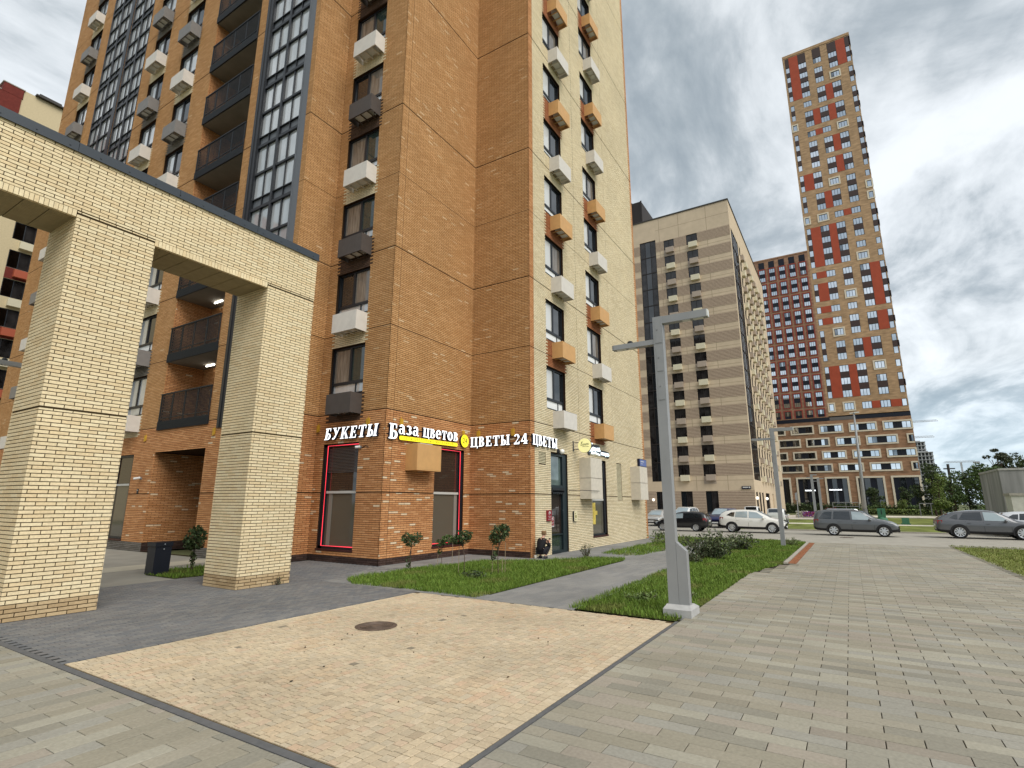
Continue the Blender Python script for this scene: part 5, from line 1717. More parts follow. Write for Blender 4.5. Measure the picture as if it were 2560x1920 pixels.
def street_lamp(label, x, y, H, arm, k, zr, base=True, rot=0.0, group='double-arm street lamps along the lawn'):
    """pole with two stepped arms; upper arm towards -y, lower towards +y; origin at the pole foot"""
    t = thing('street_lamp', label, 'street lamp', (x, y, 0), rot, group)
    w, d = .20 * k, .18 * k
    z0 = .2 if base else 0
    m = MB(); m.box(-d / 2, -w / 2, z0, d / 2, w / 2, H)
    m.box(-d / 2 - .004, -w / 2, H - .60 * zr - .008, -d / 2, w / 2, H - .60 * zr)
    link('pole', m.mesh('pole', M_LAMP), t, local=True)
    for q in range(3):
        zt_ = H - .08 - q * .62 * zr
        m = MB(); m.box(-d / 2 - .005, -w / 2 + .025 * k, zt_ - .5 * zr, -d / 2, w / 2 - .045 * k, zt_)
        m.box(-d / 2 - .010, -w / 2 + .025 * k, zt_ - .51 * zr, -d / 2, w / 2 - .045 * k, zt_ - .5 * zr)
        m.lathe((-d / 2 - .006, .01, zt_ - .22 * zr), [(.014, -.006), (.014, 0), (.001, -.007)][::-1], 8, 'x')
        link('access_hatch', m.mesh('access_hatch', M_LAMP), t, local=True)
    for s_, zt_, h_ in ((-1, H, .165 * zr), (1, H - .485 * zr, .115 * zr)):
        a0, a1 = s_ * w / 2, s_ * (w / 2 + arm)
        m = MB(); m.box(-d * .42, a0, zt_ - h_, d * .42, a1, zt_ - .005)
        ar = link('arm', m.mesh('arm', M_LAMP), t, local=True)
        m = MB(); m.box(-d * .41, a1, zt_ - h_ + .004, d * .41, a1 + s_ * .025, zt_ - .012); link('end_cap', m.mesh('end_cap', M_LENS if s_ < 0 else M_LAMPD), ar, local=True)
        m = MB()
        for f0, f1 in ((.45, .63), (.7, .92)): m.box(-d * .3, a0 + (a1 - a0) * f0, zt_ - h_ - .012, d * .3, a0 + (a1 - a0) * f1, zt_ - h_)
        link('lens', m.mesh('lens', M_LENS), ar, local=True)
    m = MB(); m.lathe((0, w / 2 + arm * .6, H - .485 * zr), [(.06, -.01), (.06, .03), (.04, .055), (.001, .06)], 12); link('light_sensor', m.mesh('light_sensor', M_BAR), t, local=True)
    if base:
        m = MB()
        pr = [(-w / 2 - .004, z0), (-w / 2 - .195, z0), (-w / 2 - .195, 1.19), (-w / 2 - .004, 1.36)]
        for x0, sg in ((-d / 2 + .005, 1), (d / 2 - .005, -1)): m.poly([(x0, a, b) for a, b in (pr if sg > 0 else reversed(pr))])
        for i in range(4):
            a, b = pr[i], pr[(i + 1) % 4]
            m.quad((-d / 2 + .005, a[0], a[1]), (d / 2 - .005, a[0], a[1]), (d / 2 - .005, b[0], b[1]), (-d / 2 + .005, b[0], b[1]))
        link('fin', m.mesh('fin', M_LAMP), t, local=True)
        m = MB()
        b0 = [(-.22, -.35), (.42, -.35), (.42, .18), (-.22, .18)]; b1 = [(-.12, -.31), (.2, -.31), (.2, .13), (-.12, .13)]
        for i in range(4):
            j = (i + 1) % 4
            m.quad((*b0[i], -.05), (*b0[j], -.05), (*b0[j], .13), (*b0[i], .13)); m.quad((*b0[i], .13), (*b0[j], .13), (*b1[j], .205), (*b1[i], .205))
        m.quad(*[(*p, .205) for p in b1])
        link('base_block', m.mesh('base_block', M_BASE), t, local=True)
    return t


street_lamp('tall grey street lamp with stepped arms on a concrete block by the cream paving', 11.02, 3.10, 6.04, .92, 1.0, 1.0)
street_lamp('grey square street lamp standing in the grass near the rusty drain strip', 30.8, 3.07, 5.95, .90, 1.0, 1.0, base=False)
street_lamp('slim grey double-arm lamp far behind the estate car, taller of the pair', 92, 4.45, 6.35, .5, 1.7, .8, base=False, group='far grey lamps beside the flower bed')
street_lamp('shorter grey lamp far off, standing just right of its taller twin', 95, 3.75, 5.9, .5, 1.7, .8, base=False, group='far grey lamps beside the flower bed')
o = street_lamp('grey street lamp mostly hidden behind the thick gateway pillar, arm end showing', 4.9, 17.6, 6.04, .92, 1.0, 1.0, base=False, rot=PI / 2)
t = thing('lighting_mast', 'very tall tapered grey lighting mast rising in front of the brown podium', 'lighting mast', (108, -1.95, 0))
m = MB(); m.tube([(108, -1.95, 0), (108, -2.15, 8), (108, -2.3, 17.3)], [.34, .24, .13], 10); m.build('pole', M_LAMP, t, smooth=True)
m = MB(); m.tube([(108, -1.95, 0), (108, -1.95, 1.2)], .40, 10); m.build('foot_sleeve', M_LAMPD, t)
m = MB(); m.tube([(108, -1.7, 17.3), (108, -2.9, 17.45)], .1, 6); m.box(107.8, -3.1, 17.3, 108.3, -2.3, 17.5); m.build('lamp_head', M_LENS, t)
t = thing('sign_pole', 'thin grey pole with a narrow back-turned sign beside the flower bed', 'sign pole', (90, 6.6, 0))
m = MB(); m.tube([(90, 6.6, 0), (90, 6.55, 3.7)], .07, 6); m.build('pole', M_LAMP, t)
m = MB(); m.box(89.9, 6.45, 2.6, 89.94, 6.75, 3.6); m.build('sign_panel', M_LAMP, t)
t = thing('wooden_pole', 'short dark utility pole among the trees right of the tower', 'utility pole', (120, -15.2, 0))
m = MB(); m.tube([(120, -15.2, 0), (120, -15.3, 8.9)], .2, 7); m.build('pole', M_CAP, t)
m = MB(); m.box(119.9, -16.2, 8.0, 120.1, -14.6, 8.2); m.build('crossarm', M_CAP, t)

# ------------------------------------------------------------------ cars
M_TYRE = mat('tyre_rubber', (.012, .012, .012), rough=.85)
M_RIM = mat('alloy_rim', (.62, .63, .64), rough=.3, metal=.8)
M_HUB = mat('rim_shadow', (.015, .015, .016), rough=.7)
M_PLAS = mat('black_plastic_trim', (.018, .018, .019), rough=.6)
M_CGL = mat('car_glass', (.012, .015, .017), rough=.02, spec=.9, ior=1.6)
M_CGLW = mat('car_windscreen', (.30, .36, .38), rough=.03, spec=.9, ior=1.7)
M_TAIL = mat('tail_light_red', (.28, .012, .012), rough=.2, spec=.6)
M_HEAD = mat('headlight_clear', (.62, .65, .67), rough=.12, spec=.8)
M_PLATE = mat('number_plate', (.7, .7, .68), rough=.5)
M_CHROME = mat('chrome_trim', (.7, .71, .72), rough=.15, metal=1.0)

#   x, zb, zs, zt, ws, wt      (length 4.6, height 1.68)
PROF = {
    'wagon': [(-2.33, .50, .88, .96, .74, .66), (-2.27, .40, 1.0, 1.22, .83, .70), (-2.17, .36, 1.04, 1.52, .88, .68), (-1.98, .33, 1.05, 1.63, .90, .665), (-1.5, .30, 1.05, 1.68, .90, .66), (-.6, .28, 1.03, 1.70, .90, .665),
              (.1, .27, 1.01, 1.68, .90, .66), (.42, .27, 1.0, 1.62, .90, .66), (.85, .27, .99, 1.38, .90, .69), (1.26, .27, .985, 1.11, .895, .76), (1.62, .28, .95, 1.04, .89, .76), (2.0, .30, .87, .95, .86, .70), (2.2, .33, .76, .84, .80, .62), (2.31, .42, .62, .68, .70, .5), (2.34, .5, .55, .58, .6, .4)],
    'coupe': [(-2.40, .52, .90, .95, .74, .66), (-2.34, .40, 1.02, 1.10, .84, .72), (-2.2, .36, 1.06, 1.20, .90, .70), (-1.85, .33, 1.07, 1.40, .94, .66), (-1.35, .31, 1.05, 1.57, .95, .65), (-.7, .29, 1.03, 1.66, .94, .655),
              (0, .28, 1.0, 1.68, .94, .66), (.45, .28, .99, 1.61, .94, .66), (.9, .28, .985, 1.37, .94, .70), (1.36, .28, .98, 1.11, .93, .78), (1.7, .29, .95, 1.04, .93, .78), (2.1, .31, .87, .94, .89, .72), (2.35, .35, .74, .80, .82, .62), (2.45, .45, .60, .65, .7, .5)],
    'cross': [(-2.16, .50, .92, .99, .72, .64), (-2.1, .40, 1.02, 1.20, .82, .68), (-1.98, .36, 1.05, 1.36, .87, .67), (-1.7, .33, 1.05, 1.50, .89, .65), (-1.2, .30, 1.03, 1.58, .89, .64), (-.5, .28, 1.0, 1.605, .89, .645),
              (.1, .27, .97, 1.57, .89, .645), (.42, .27, .96, 1.50, .89, .65), (.85, .27, .95, 1.30, .89, .68), (1.26, .27, .94, 1.06, .885, .75), (1.6, .28, .91, .98, .88, .74), (1.9, .30, .83, .90, .84, .68), (2.08, .35, .70, .77, .76, .58), (2.17, .45, .58, .62, .62, .42)],
    'hatch': [(-1.92, .45, .80, .87, .68, .60), (-1.87, .36, .92, 1.05, .78, .63), (-1.74, .32, .96, 1.27, .81, .60), (-1.5, .28, .95, 1.39, .82, .58), (-.9, .26, .93, 1.43, .82, .58), (-.1, .25, .90, 1.42, .82, .58),
              (.2, .25, .89, 1.36, .82, .585), (.62, .25, .88, 1.15, .82, .62), (1.02, .25, .87, .96, .81, .69), (1.3, .26, .82, .88, .80, .67), (1.6, .28, .73, .79, .76, .6), (1.8, .33, .60, .66, .68, .5), (1.88, .42, .52, .55, .56, .38)],
    'van': [(-2.40, .50, .95, 1.1, .80, .74), (-2.36, .40, 1.0, 1.75, .86, .76), (-2.2, .36, 1.02, 1.88, .88, .76), (-1.2, .32, 1.02, 1.93, .89, .76), (.3, .3, 1.0, 1.92, .89, .76), (.75, .3, .99, 1.82, .89, .75), (1.25, .3, .98, 1.4, .89, .76), (1.62, .3, .97, 1.12, .88, .78), (2.0, .32, .88, .98, .85, .72), (2.25, .38, .72, .8, .76, .6), (2.36, .48, .6, .66, .6, .45)],
}
GLZ = {   # side windows as (x, z) outlines, then windscreen and rear-screen ranges of x
    'wagon': ([[(-1.98, 1.12), (-1.28, 1.09), (-1.20, 1.57), (-1.66, 1.57)], [(-1.16, 1.09), (-.22, 1.07), (-.22, 1.60), (-1.10, 1.59)], [(-.12, 1.07), (.98, 1.05), (.36, 1.55), (-.12, 1.59)]], (.44, 1.24), (-2.25, -2.06)),
    'coupe': ([[(-1.72, 1.22), (-1.35, 1.14), (-1.3, 1.44), (-1.45, 1.40)], [(-1.30, 1.13), (-.22, 1.09), (-.22, 1.57), (-1.02, 1.53)], [(-.12, 1.08), (1.02, 1.05), (.42, 1.53), (-.12, 1.58)]], (.47, 1.34), (-2.28, -1.45)),
    'cross': ([[(-1.62, 1.22), (-1.12, 1.10), (-1.05, 1.44), (-1.3, 1.42)], [(-1.06, 1.09), (-.22, 1.06), (-.22, 1.50), (-.98, 1.47)], [(-.12, 1.05), (.96, 1.02), (.40, 1.42), (-.12, 1.49)]], (.44, 1.24), (-2.08, -1.72)),
    'hatch': ([[(-1.45, 1.06), (-1.12, 1.0), (-1.05, 1.27), (-1.25, 1.26)], [(-1.02, .99), (-.32, .96), (-.32, 1.31), (-.92, 1.30)], [(-.22, .96), (.74, .93), (.2, 1.28), (-.22, 1.31)]], (.22, 1.0), (-1.85, -1.52)),
    'van': ([[(-2.0, 1.15), (-1.0, 1.12), (-1.0, 1.68), (-2.0, 1.68)], [(-.9, 1.12), (0.1, 1.1), (.1, 1.68), (-.9, 1.68)], [(.2, 1.1), (1.3, 1.05), (.74, 1.66), (.2, 1.68)]], (.78, 1.6), (-2.38, -2.25)),
}
WHEEL = {}


def wheel_meshes(r, w, sp, kind):
    key = (r, sp, kind)
    if key in WHEEL: return WHEEL[key]
    m = MB(); m.lathe((0, 0, 0), [(r * .68, -w / 2 + .01), (r * .92, -w / 2), (r, -w / 2 + .03), (r, w / 2 - .03), (r * .92, w / 2), (r * .68, w / 2 - .01)], 28, 'y')
    ty = m.mesh('tyre', M_TYRE, True)
    m = MB()
    m.lathe((0, 0, 0), [(r * .70, -w / 2 + .012), (r * .70, -w / 2 + .002), (r * .63, -w / 2 + .012), (r * .63, -w / 2 + .05)], 28, 'y', 0)
    m.lathe((0, 0, 0), [(r * .64, -w / 2 + .055), (.001, -w / 2 + .055)], 28, 'y', 1)
    for q in range(sp):
        a = 2 * PI * q / sp + .3; wd = r * (.085 if kind == 'thin' else .13)
        ca, sa = math.cos(a), math.sin(a)

        def P_(rad, off, y): return (rad * ca - off * sa, y, rad * sa + off * ca)
        y0 = -w / 2 + .016
        m.poly([P_(r * .08, -wd * .8, y0), P_(r * .65, -wd * 1.1, y0 + .004), P_(r * .65, wd * 1.1, y0 + .004), P_(r * .08, wd * .8, y0)], 0)
    m.lathe((0, 0, 0), [(r * .15, -w / 2 + .02), (r * .14, -w / 2 + .008), (.001, -w / 2 + .006)], 14, 'y', 0)
    ri = m.mesh('rim', [M_RIM, M_HUB])
    WHEEL[key] = (ty, ri)
    return ty, ri


def car(label, kind, x, y, rot, paint, L=None, H=None, r=.345, sp=5, wb=2.65, fx=1.35, trim=True, group='cars parked beyond the paving', rails_=False, seethrough=None, name='parked_car', cat='car', rimkind='wide'):
    t = thing(name, label, cat, (x, y, 0), rot, group)
    st = [list(s) for s in PROF[kind]]
    l0 = st[-1][0] - st[0][0]; h0 = max(s[3] for s in st)
    kx = (L / l0) if L else 1; kz = (H / h0) if H else 1
    for s in st:
        s[0] *= kx
        for i in (1, 2, 3): s[i] *= kz

    def at(x_):
        for i in range(len(st) - 1):
            if x_ <= st[i + 1][0] or i == len(st) - 2:
                f = (x_ - st[i][0]) / (st[i + 1][0] - st[i][0]); f = max(0, min(1, f))
                return [a + (b - a) * f for a, b in zip(st[i], st[i + 1])]

    def side(x_, z_):
        _, zb, zs, zt, ws, wt = at(x_)
        ztop = zt - .06
        if z_ <= zs: return ws * (.975 + .025 * max(0, 1 - abs(z_ - (zb + zs) / 2) / max(.05, (zs - zb) / 2)))
        f = min(1, (z_ - zs) / max(.02, ztop - zs)); return ws * .975 + (wt - ws * .975) * f
    # body skin; extra stations for smoothness
    xs = []
    for i in range(len(st) - 1):
        n_ = 2 if st[i + 1][0] - st[i][0] > .3 else 1
        for q in range(n_): xs.append(st[i][0] + (st[i + 1][0] - st[i][0]) * q / n_)
    xs.append(st[-1][0])
    m = MB()
    rows_ = []
    for x_ in xs:
        _, zb, zs, zt, ws, wt = at(x_)
        lo = zb + .16 * kz
        half = [(0, zb), (ws * .86, zb), (ws * .96, zb + .04), (ws * .975, lo), (ws, (lo + zs) / 2 + .04), (ws * .985, zs - .06 * kz), (ws * .965, zs), (wt + (ws * .965 - wt) * .45, zs + (zt - .06 - zs) * .55), (wt, max(zs + .01, zt - .055)), (wt * .86, zt - .008), (wt * .45, zt + .012), (0, zt + .018)]
        full = [(a, b) for a, b in half] + [(-a, b) for a, b in reversed(half[1:-1])]
        rows_.append([(x_, a, b) for a, b in full])
    n = len(rows_[0])
    for i in range(len(rows_) - 1):
        for k in range(n):
            k2 = (k + 1) % n
            mi = 1 if (k in (0, 1, 2) or k in (n - 1, n - 2, n - 3)) and trim else 0
            b0 = len(m.v)
            m.quad(rows_[i][k], rows_[i + 1][k], rows_[i + 1][k2], rows_[i][k2], mi)
    m.poly(list(reversed(rows_[0])), 0); m.poly(rows_[-1], 0)
    me = m.mesh('body', [paint, M_PLAS], True)
    import bmesh
    bm = bmesh.new(); bm.from_mesh(me); bmesh.ops.remove_doubles(bm, verts=bm.verts, dist=.0005); bmesh.ops.recalc_face_normals(bm, faces=bm.faces); bm.to_mesh(me); bm.free()
    body = link('body', me, t, local=True)
    sw_, ws_, rs_ = GLZ[kind]
    for s in (-1, 1):
        for wi, poly in enumerate(sw_):
            P_ = []
            for i in range(len(poly)):
                a, b = poly[i], poly[(i + 1) % len(poly)]
                for q in range(3): P_.append((a[0] + (b[0] - a[0]) * q / 3, a[1] + (b[1] - a[1]) * q / 3))
            P_ = [(a * kx, b * kz) for a, b in P_]
            mm = MB(); mm.poly([(a, s * (side(a, b) + .010), b) for a, b in (P_ if s < 0 else reversed(P_))])
            link('side_window', mm.mesh('side_window', M_CGL if not seethrough or wi not in seethrough else M_CGLW), t, local=True)
        # door gaps, handles, mirror, lights
        mm = MB()
        for xd in (-1.0 * kx, -.17 * kx, 1.03 * kx):
            zs = at(xd)[2]
            zz = [.42 + (zs - .44) * q / 5 for q in range(6)]
            for q in range(5): mm.quad((xd - .007, s * (side(xd, zz[q]) + .004), zz[q]), (xd + .007, s * (side(xd, zz[q]) + .004), zz[q]), (xd + .007, s * (side(xd, zz[q + 1]) + .004), zz[q + 1]), (xd - .007, s * (side(xd, zz[q + 1]) + .004), zz[q + 1]))
        link('door_gap', mm.mesh('door_gap', M_PLAS), t, local=True)
        for xd in (-.85 * kx, .02 * kx):
            zs = at(xd)[2] - .12; mm = MB(); yy = side(xd, zs)
            mm.box(xd - .09, s * yy, zs - .015, xd + .09, s * (yy + .03), zs + .02); link('door_handle', mm.mesh('door_handle', paint), t, local=True)
        xm = .82 * kx; zs = at(xm)[2] + .06; mm = MB(); yy = side(xm, zs)
        mm.lathe((xm, s * (yy + .02), zs + .03), [(.02, 0), (.075, s * .05), (.09, s * .12), (.06, s * .2), (.001, s * .22)], 10, 'y'); link('wing_mirror', mm.mesh('wing_mirror', paint, True), t, local=True)
        xf = st[-1][0]; xr = st[0][0]
        hz_ = at(xf - .22)[2]
        hl = [(xf - .50, hz_ + .07), (xf - .12, hz_ - .10), (xf - .13, hz_ - .01), (xf - .42, hz_ + .12)]
        mm = MB(); mm.poly([(a, s * (side(a, min(b, at(a)[2])) + .012), b) for a, b in (hl if s < 0 else reversed(hl))])
        mm.box(xf - .20, s * .42, hz_ - .13, xf - .055, s * .66, hz_ - .02); link('headlight', mm.mesh('headlight', M_HEAD), t, local=True)
        zt_ = at(xr + .15)[2]
        tl = [(xr + .06, zt_ - .22), (xr + .30, zt_ - .12), (xr + .34, zt_ + .03), (xr + .08, zt_ + .03)]
        mm = MB(); mm.poly([(a, s * (side(a, min(b, at(a)[2])) + .012), b) for a, b in (tl if s < 0 else reversed(tl))])
        mm.box(xr + .02, s * .52, zt_ - .18, xr + .10, s * .74, zt_ + .0); link('tail_light', mm.mesh('tail_light', M_TAIL), t, local=True)
        # wheels and arches
        for xw in (fx * kx - wb, fx * kx):
            yw = at(xw)[4]
            mm = MB()
            A = [R(a) for a in range(-20, 201, 10)]
            ro = r + .075; ri_ = r - .1
            for i in range(len(A) - 1):
                q = [(xw + ro * math.cos(A[i]), s * (yw + .008), r + ro * math.sin(A[i])), (xw + ro * math.cos(A[i + 1]), s * (yw + .008), r + ro * math.sin(A[i + 1])), (xw + ri_ * math.cos(A[i + 1]), s * (yw + .004), r + ri_ * math.sin(A[i + 1])), (xw + ri_ * math.cos(A[i]), s * (yw + .004), r + ri_ * math.sin(A[i]))]
                mm.quad(*q)
            link('wheel_arch', mm.mesh('wheel_arch', M_PLAS), t, local=True)
            ty, rim = wheel_meshes(r, .22, sp, rimkind)
            wh_ = link('wheel', ty, t, loc=(xw, s * (yw - .085), r), rot=0 if s < 0 else PI, local=True)
            link('rim', rim, wh_, local=True)
    # screens
    for nm, (xa, xb), mg in (('windscreen', ws_, M_CGLW), ('rear_window', rs_, M_CGL)):
        mm = MB(); N_ = 6
        for i in range(N_):
            for (f0, f1) in ((-.84, -.45), (-.45, 0), (0, .45), (.45, .84)):
                q = []
                for xx, f in ((xa + (xb - xa) * i / N_, f0), (xa + (xb - xa) * (i + 1) / N_, f0), (xa + (xb - xa) * (i + 1) / N_, f1), (xa + (xb - xa) * i / N_, f1)):
                    a = at(xx * kx); dz = -.008 if abs(f) > .8 else (.012 if abs(f) > .3 else .018)
                    q.append((xx * kx + (.006 if nm == 'windscreen' else -.012), f * a[5], a[3] + dz + .012))
                mm.quad(*q)
        link(nm, mm.mesh(nm, mg, True), t, local=True)
    xf = st[-1][0]; zf = at(xf - .1)
    mm = MB(); mm.box(xf - .1, -.38, .30 * kz, xf + .012, .38, .47 * kz); mm.box(xf - .14, -.42, .56 * kz, xf - .005, .42, .66 * kz); link('grille', mm.mesh('grille', M_PLAS), t, local=True)
    mm = MB(); mm.box(xf, -.26, .40, xf + .02, .26, .51); link('number_plate', mm.mesh('number_plate', M_PLATE), t, local=True)
    mm = MB(); mm.box(st[0][0] - .012, -.26, .72 * kz, st[0][0] + .05, .26, .83 * kz); link('number_plate', mm.mesh('number_plate', M_PLATE), t, local=True)
    if rails_:
        for s in (-1, 1):
            mm = MB(); mm.tube([(-1.6, s * .60, 1.67 * kz), (-1.5, s * .60, 1.73 * kz), (.1, s * .60, 1.73 * kz), (.25, s * .60, 1.67 * kz)], .02, 5); link('roof_rail', mm.mesh('roof_rail', M_CHROME), t, local=True)
    return t


def paint(name, c, metal=.0): return mat('car_paint_' + name, c, rough=.32, spec=.5, metal=metal, coat=.8)


car('white crossover with dark wheel arches parked left of the grey estate car', 'cross', 44.2, 6.30, -PI / 2, paint('white', (.74, .72, .66)), L=4.5, H=1.64, wb=2.72, fx=1.32, r=.36, sp=10, seethrough=(1, 2), rimkind='thin')
car('dark grey estate SUV with roof rails and pale alloy wheels, middle of the paving', 'wagon', 43.85, -.12, -PI / 2, paint('graphite', (.10, .105, .11), .3), L=4.85, H=1.70, wb=2.80, fx=1.50, r=.365, sp=7, rails_=True, seethrough=(2,))
car('dark grey coupe-backed SUV with split spoke wheels at the right picture edge', 'coupe', 44.7, -7.0, -PI / 2, paint('charcoal', (.105, .108, .115), .3), L=5.05, H=1.72, wb=2.95, fx=1.50, r=.40, sp=10, seethrough=(2,), rimkind='thin')
car('small black hatchback partly hidden by the tall street lamp pole', 'hatch', 43.8, 11.35, PI / 2, paint('black', (.008, .008, .009)), L=4.05, H=1.46, wb=2.55, fx=1.28, r=.31, sp=9, seethrough=(2,))
car('dark blue SUV facing the paving between the black hatchback and white crossover', 'wagon', 52.6, 9.95, PI - .12, paint('navy', (.018, .022, .085), .2), L=4.7, H=1.70, r=.36, sp=10)
car('silver car facing the paving beside the corner of the cream wall', 'cross', 53.0, 16.0, PI - .05, paint('silver', (.50, .48, .44), .4), L=4.4, H=1.5, r=.33, sp=8)
car('white car with black roof rack parked behind the black hatchback', 'wagon', 57.5, 14.6, PI - .1, paint('pale', (.68, .68, .66)), L=4.6, H=1.72, r=.34, sp=8, rails_=True)
car('white van seen from behind beyond the white crossover roof', 'van', 77.5, 10.9, .05, paint('vanwhite', (.72, .72, .70)), H=1.75, group='white vans beyond the crossover', r=.33, sp=6, name='white_van', cat='van')
car('small white van driving away behind the bonnet of the white crossover', 'van', 64.5, 6.7, .03, paint('vanwhite', (.72, .72, .70)), H=1.60, group='white vans beyond the crossover', r=.33, sp=6, name='white_van', cat='van')
car('silver car half hidden behind the coupe-backed SUV at the right edge', 'cross', 48.3, -10.3, -PI / 2, paint('lightsilver', (.60, .61, .62), .3), L=4.5, H=1.62, r=.34, sp=8)

# ------------------------------------------------------------------ plants
M_LEAF = mat('leaf', attr='col', rough=.55, spec=.3)
M_BARK = mat('bark', (.085, .06, .042), rough=.9, var=.3, vscale=12)
M_TWIG = mat('pale_stake', (.33, .26, .17), rough=.9, var=.2, vscale=10)
LG = [(.055, .095, .022), (.07, .115, .028), (.042, .072, .018), (.09, .13, .038), (.05, .085, .024)]
LD = [(.045, .072, .022), (.035, .058, .017), (.06, .09, .03), (.028, .045, .014), (.075, .10, .034)]
LY = [(.13, .175, .04), (.16, .20, .05), (.10, .15, .035), (.12, .155, .035)]


def leaves(P_, size, cols, seed, aspect=.5, up_=.0, droop=None):
    rs = np.random.RandomState(seed)
    P_ = np.asarray(P_, np.float32); n = len(P_)
    d = rs.normal(size=(n, 3)); d[:, 2] += up_
    d /= np.linalg.norm(d, axis=1)[:, None]
    e_ = rs.normal(size=(n, 3)); e_ = np.cross(d, e_); e_ /= np.linalg.norm(e_, axis=1)[:, None] + 1e-9
    s = size * rs.uniform(.6, 1.3, (n, 1))
    nn = np.cross(d, e_)
    V = np.stack([P_ - d * s * .5, P_ + e_ * s * aspect * .5 + nn * s * .1, P_ + d * s * .5, P_ - e_ * s * aspect * .5 + nn * s * .1], 1).reshape(-1, 3)
    i = np.arange(n)[:, None] * 4
    F = np.concatenate([i + np.array([[0, 1, 2]]), i + np.array([[0, 2, 3]])])
    C_ = np.array(cols)[rs.randint(0, len(cols), n)] * rs.uniform(.7, 1.35, (n, 1))
    return V, F, np.concatenate([C_, C_])


def blob(n, c, r, rs, hollow=.35):
    d = rs.normal(size=(n, 3)); d /= np.linalg.norm(d, axis=1)[:, None]
    q = rs.uniform(hollow, 1, (n, 1)) ** .6
    return np.array(c) + d * q * np.array(r)


def crown(parent, blobs, n, size, cols, seed, aspect=.5, up_=0, name='crown'):
    rs = np.random.RandomState(seed)
    vol = np.array([b[1][0] * b[1][1] * b[1][2] for b in blobs]) ** .67; vol /= vol.sum()
    P_ = np.concatenate([blob(max(4, int(n * v)), b[0], b[1], rs) for v, b in zip(vol, blobs)])
    V, F, C_ = leaves(P_, size, cols, seed + 1, aspect, up_)
    o = link(name, fast_mesh(name, V, F, M_LEAF, C_), parent)
    return o


def sapling(label, x, y, trunk, blobs, n, size, cols, seed, stakes=(), cat='sapling', group='young shrubs trained on stems in the grass'):
    t = thing('sapling', label, cat, (x, y, 0), group=group)
    m = MB(); m.tube([(x + a, y + b, z) for a, b, z, r_ in trunk], [r_ for *_, r_ in trunk], 6)
    rs = random.Random(seed)
    top = trunk[-1]
    for c, r_ in blobs:
        for q in range(3):
            m.tube([(x + top[0], y + top[1], top[2] - .05), (x + c[0] + rs.uniform(-.6, .6) * r_[0], y + c[1] + rs.uniform(-.6, .6) * r_[1], c[2] + rs.uniform(-.2, .7) * r_[2])], [.008, .003], 4)
    m.build('trunk', M_BARK, t)
    crown(t, [((x + c[0], y + c[1], c[2]), r_) for c, r_ in blobs], n, size, cols, seed)
    for a, b, h in stakes:
        m = MB(); m.tube([(x + a, y + b, 0), (x + a + .02, y + b, h)], .008, 5); m.build('stake', M_TWIG, t)
    return t


sapling('small round-headed sapling before the pale-flecked brick corner, first in the grass', 13.13, 11.85, [(0, 0, 0, .012), (.01, .02, .4, .010), (0, 0, .78, .010)],
        [((.0, .05, .93), (.27, .27, .18)), ((-.05, .15, 1.02), (.2, .2, .18)), ((.1, -.12, 1.02), (.2, .22, .16)), ((0, .1, .28), (.08, .1, .22))], 420, .10, LD, 1)
sapling('thin leaning sapling with a bushy head in front of the red-framed window', 13.4, 9.98, [(0, 0, 0, .012), (.02, .0, .5, .011), (.05, .1, .85, .010)],
        [((.06, .12, 1.08), (.26, .24, .22)), ((.02, .3, 1.0), (.2, .2, .16)), ((.1, -.05, 1.15), (.16, .16, .14))], 420, .10, LD, 2, stakes=((.12, .3, .9),))
sapling('sparse staked sapling right behind the thin leaning one', 15.05, 12.15, [(0, 0, 0, .010), (-.02, .03, .4, .009), (.02, -.05, .7, .008)],
        [((.05, -.2, .86), (.28, .26, .16)), ((0, .1, .75), (.2, .2, .12)), ((.02, .12, .45), (.1, .1, .1))], 230, .11, LG, 3, stakes=((.1, -.35, .8), (0, .2, .6)))
sapling('round leafy ball sapling before the plain orange wall, rightmost in the grass', 13.95, 9.12, [(0, 0, 0, .013), (0, .02, .5, .012), (.02, -.02, .9, .012)],
        [((.03, -.03, 1.22), (.27, .29, .28)), ((0, .12, 1.05), (.22, .2, .18)), ((.1, -.15, 1.35), (.18, .18, .14)), ((0, .08, .62), (.06, .07, .2)), ((-.02, .16, .5), (.07, .1, .07))], 620, .10, LD, 4, stakes=((.1, -.17, .95), (.0, .22, .9), (.05, -.1, .5)))
sapling('dense upright dark sapling in the small grass patch behind the gateway', 9.8, 18.1, [(0, 0, 0, .03), (0, 0, .3, .03), (0, 0, .6, .02)],
        [((0, 0, .95), (.33, .38, .36)), ((.0, .12, .8), (.3, .3, .22)), ((0, -.08, 1.18), (.2, .22, .2)), ((0, 0, .35), (.1, .1, .3))], 620, .13, LD, 5)


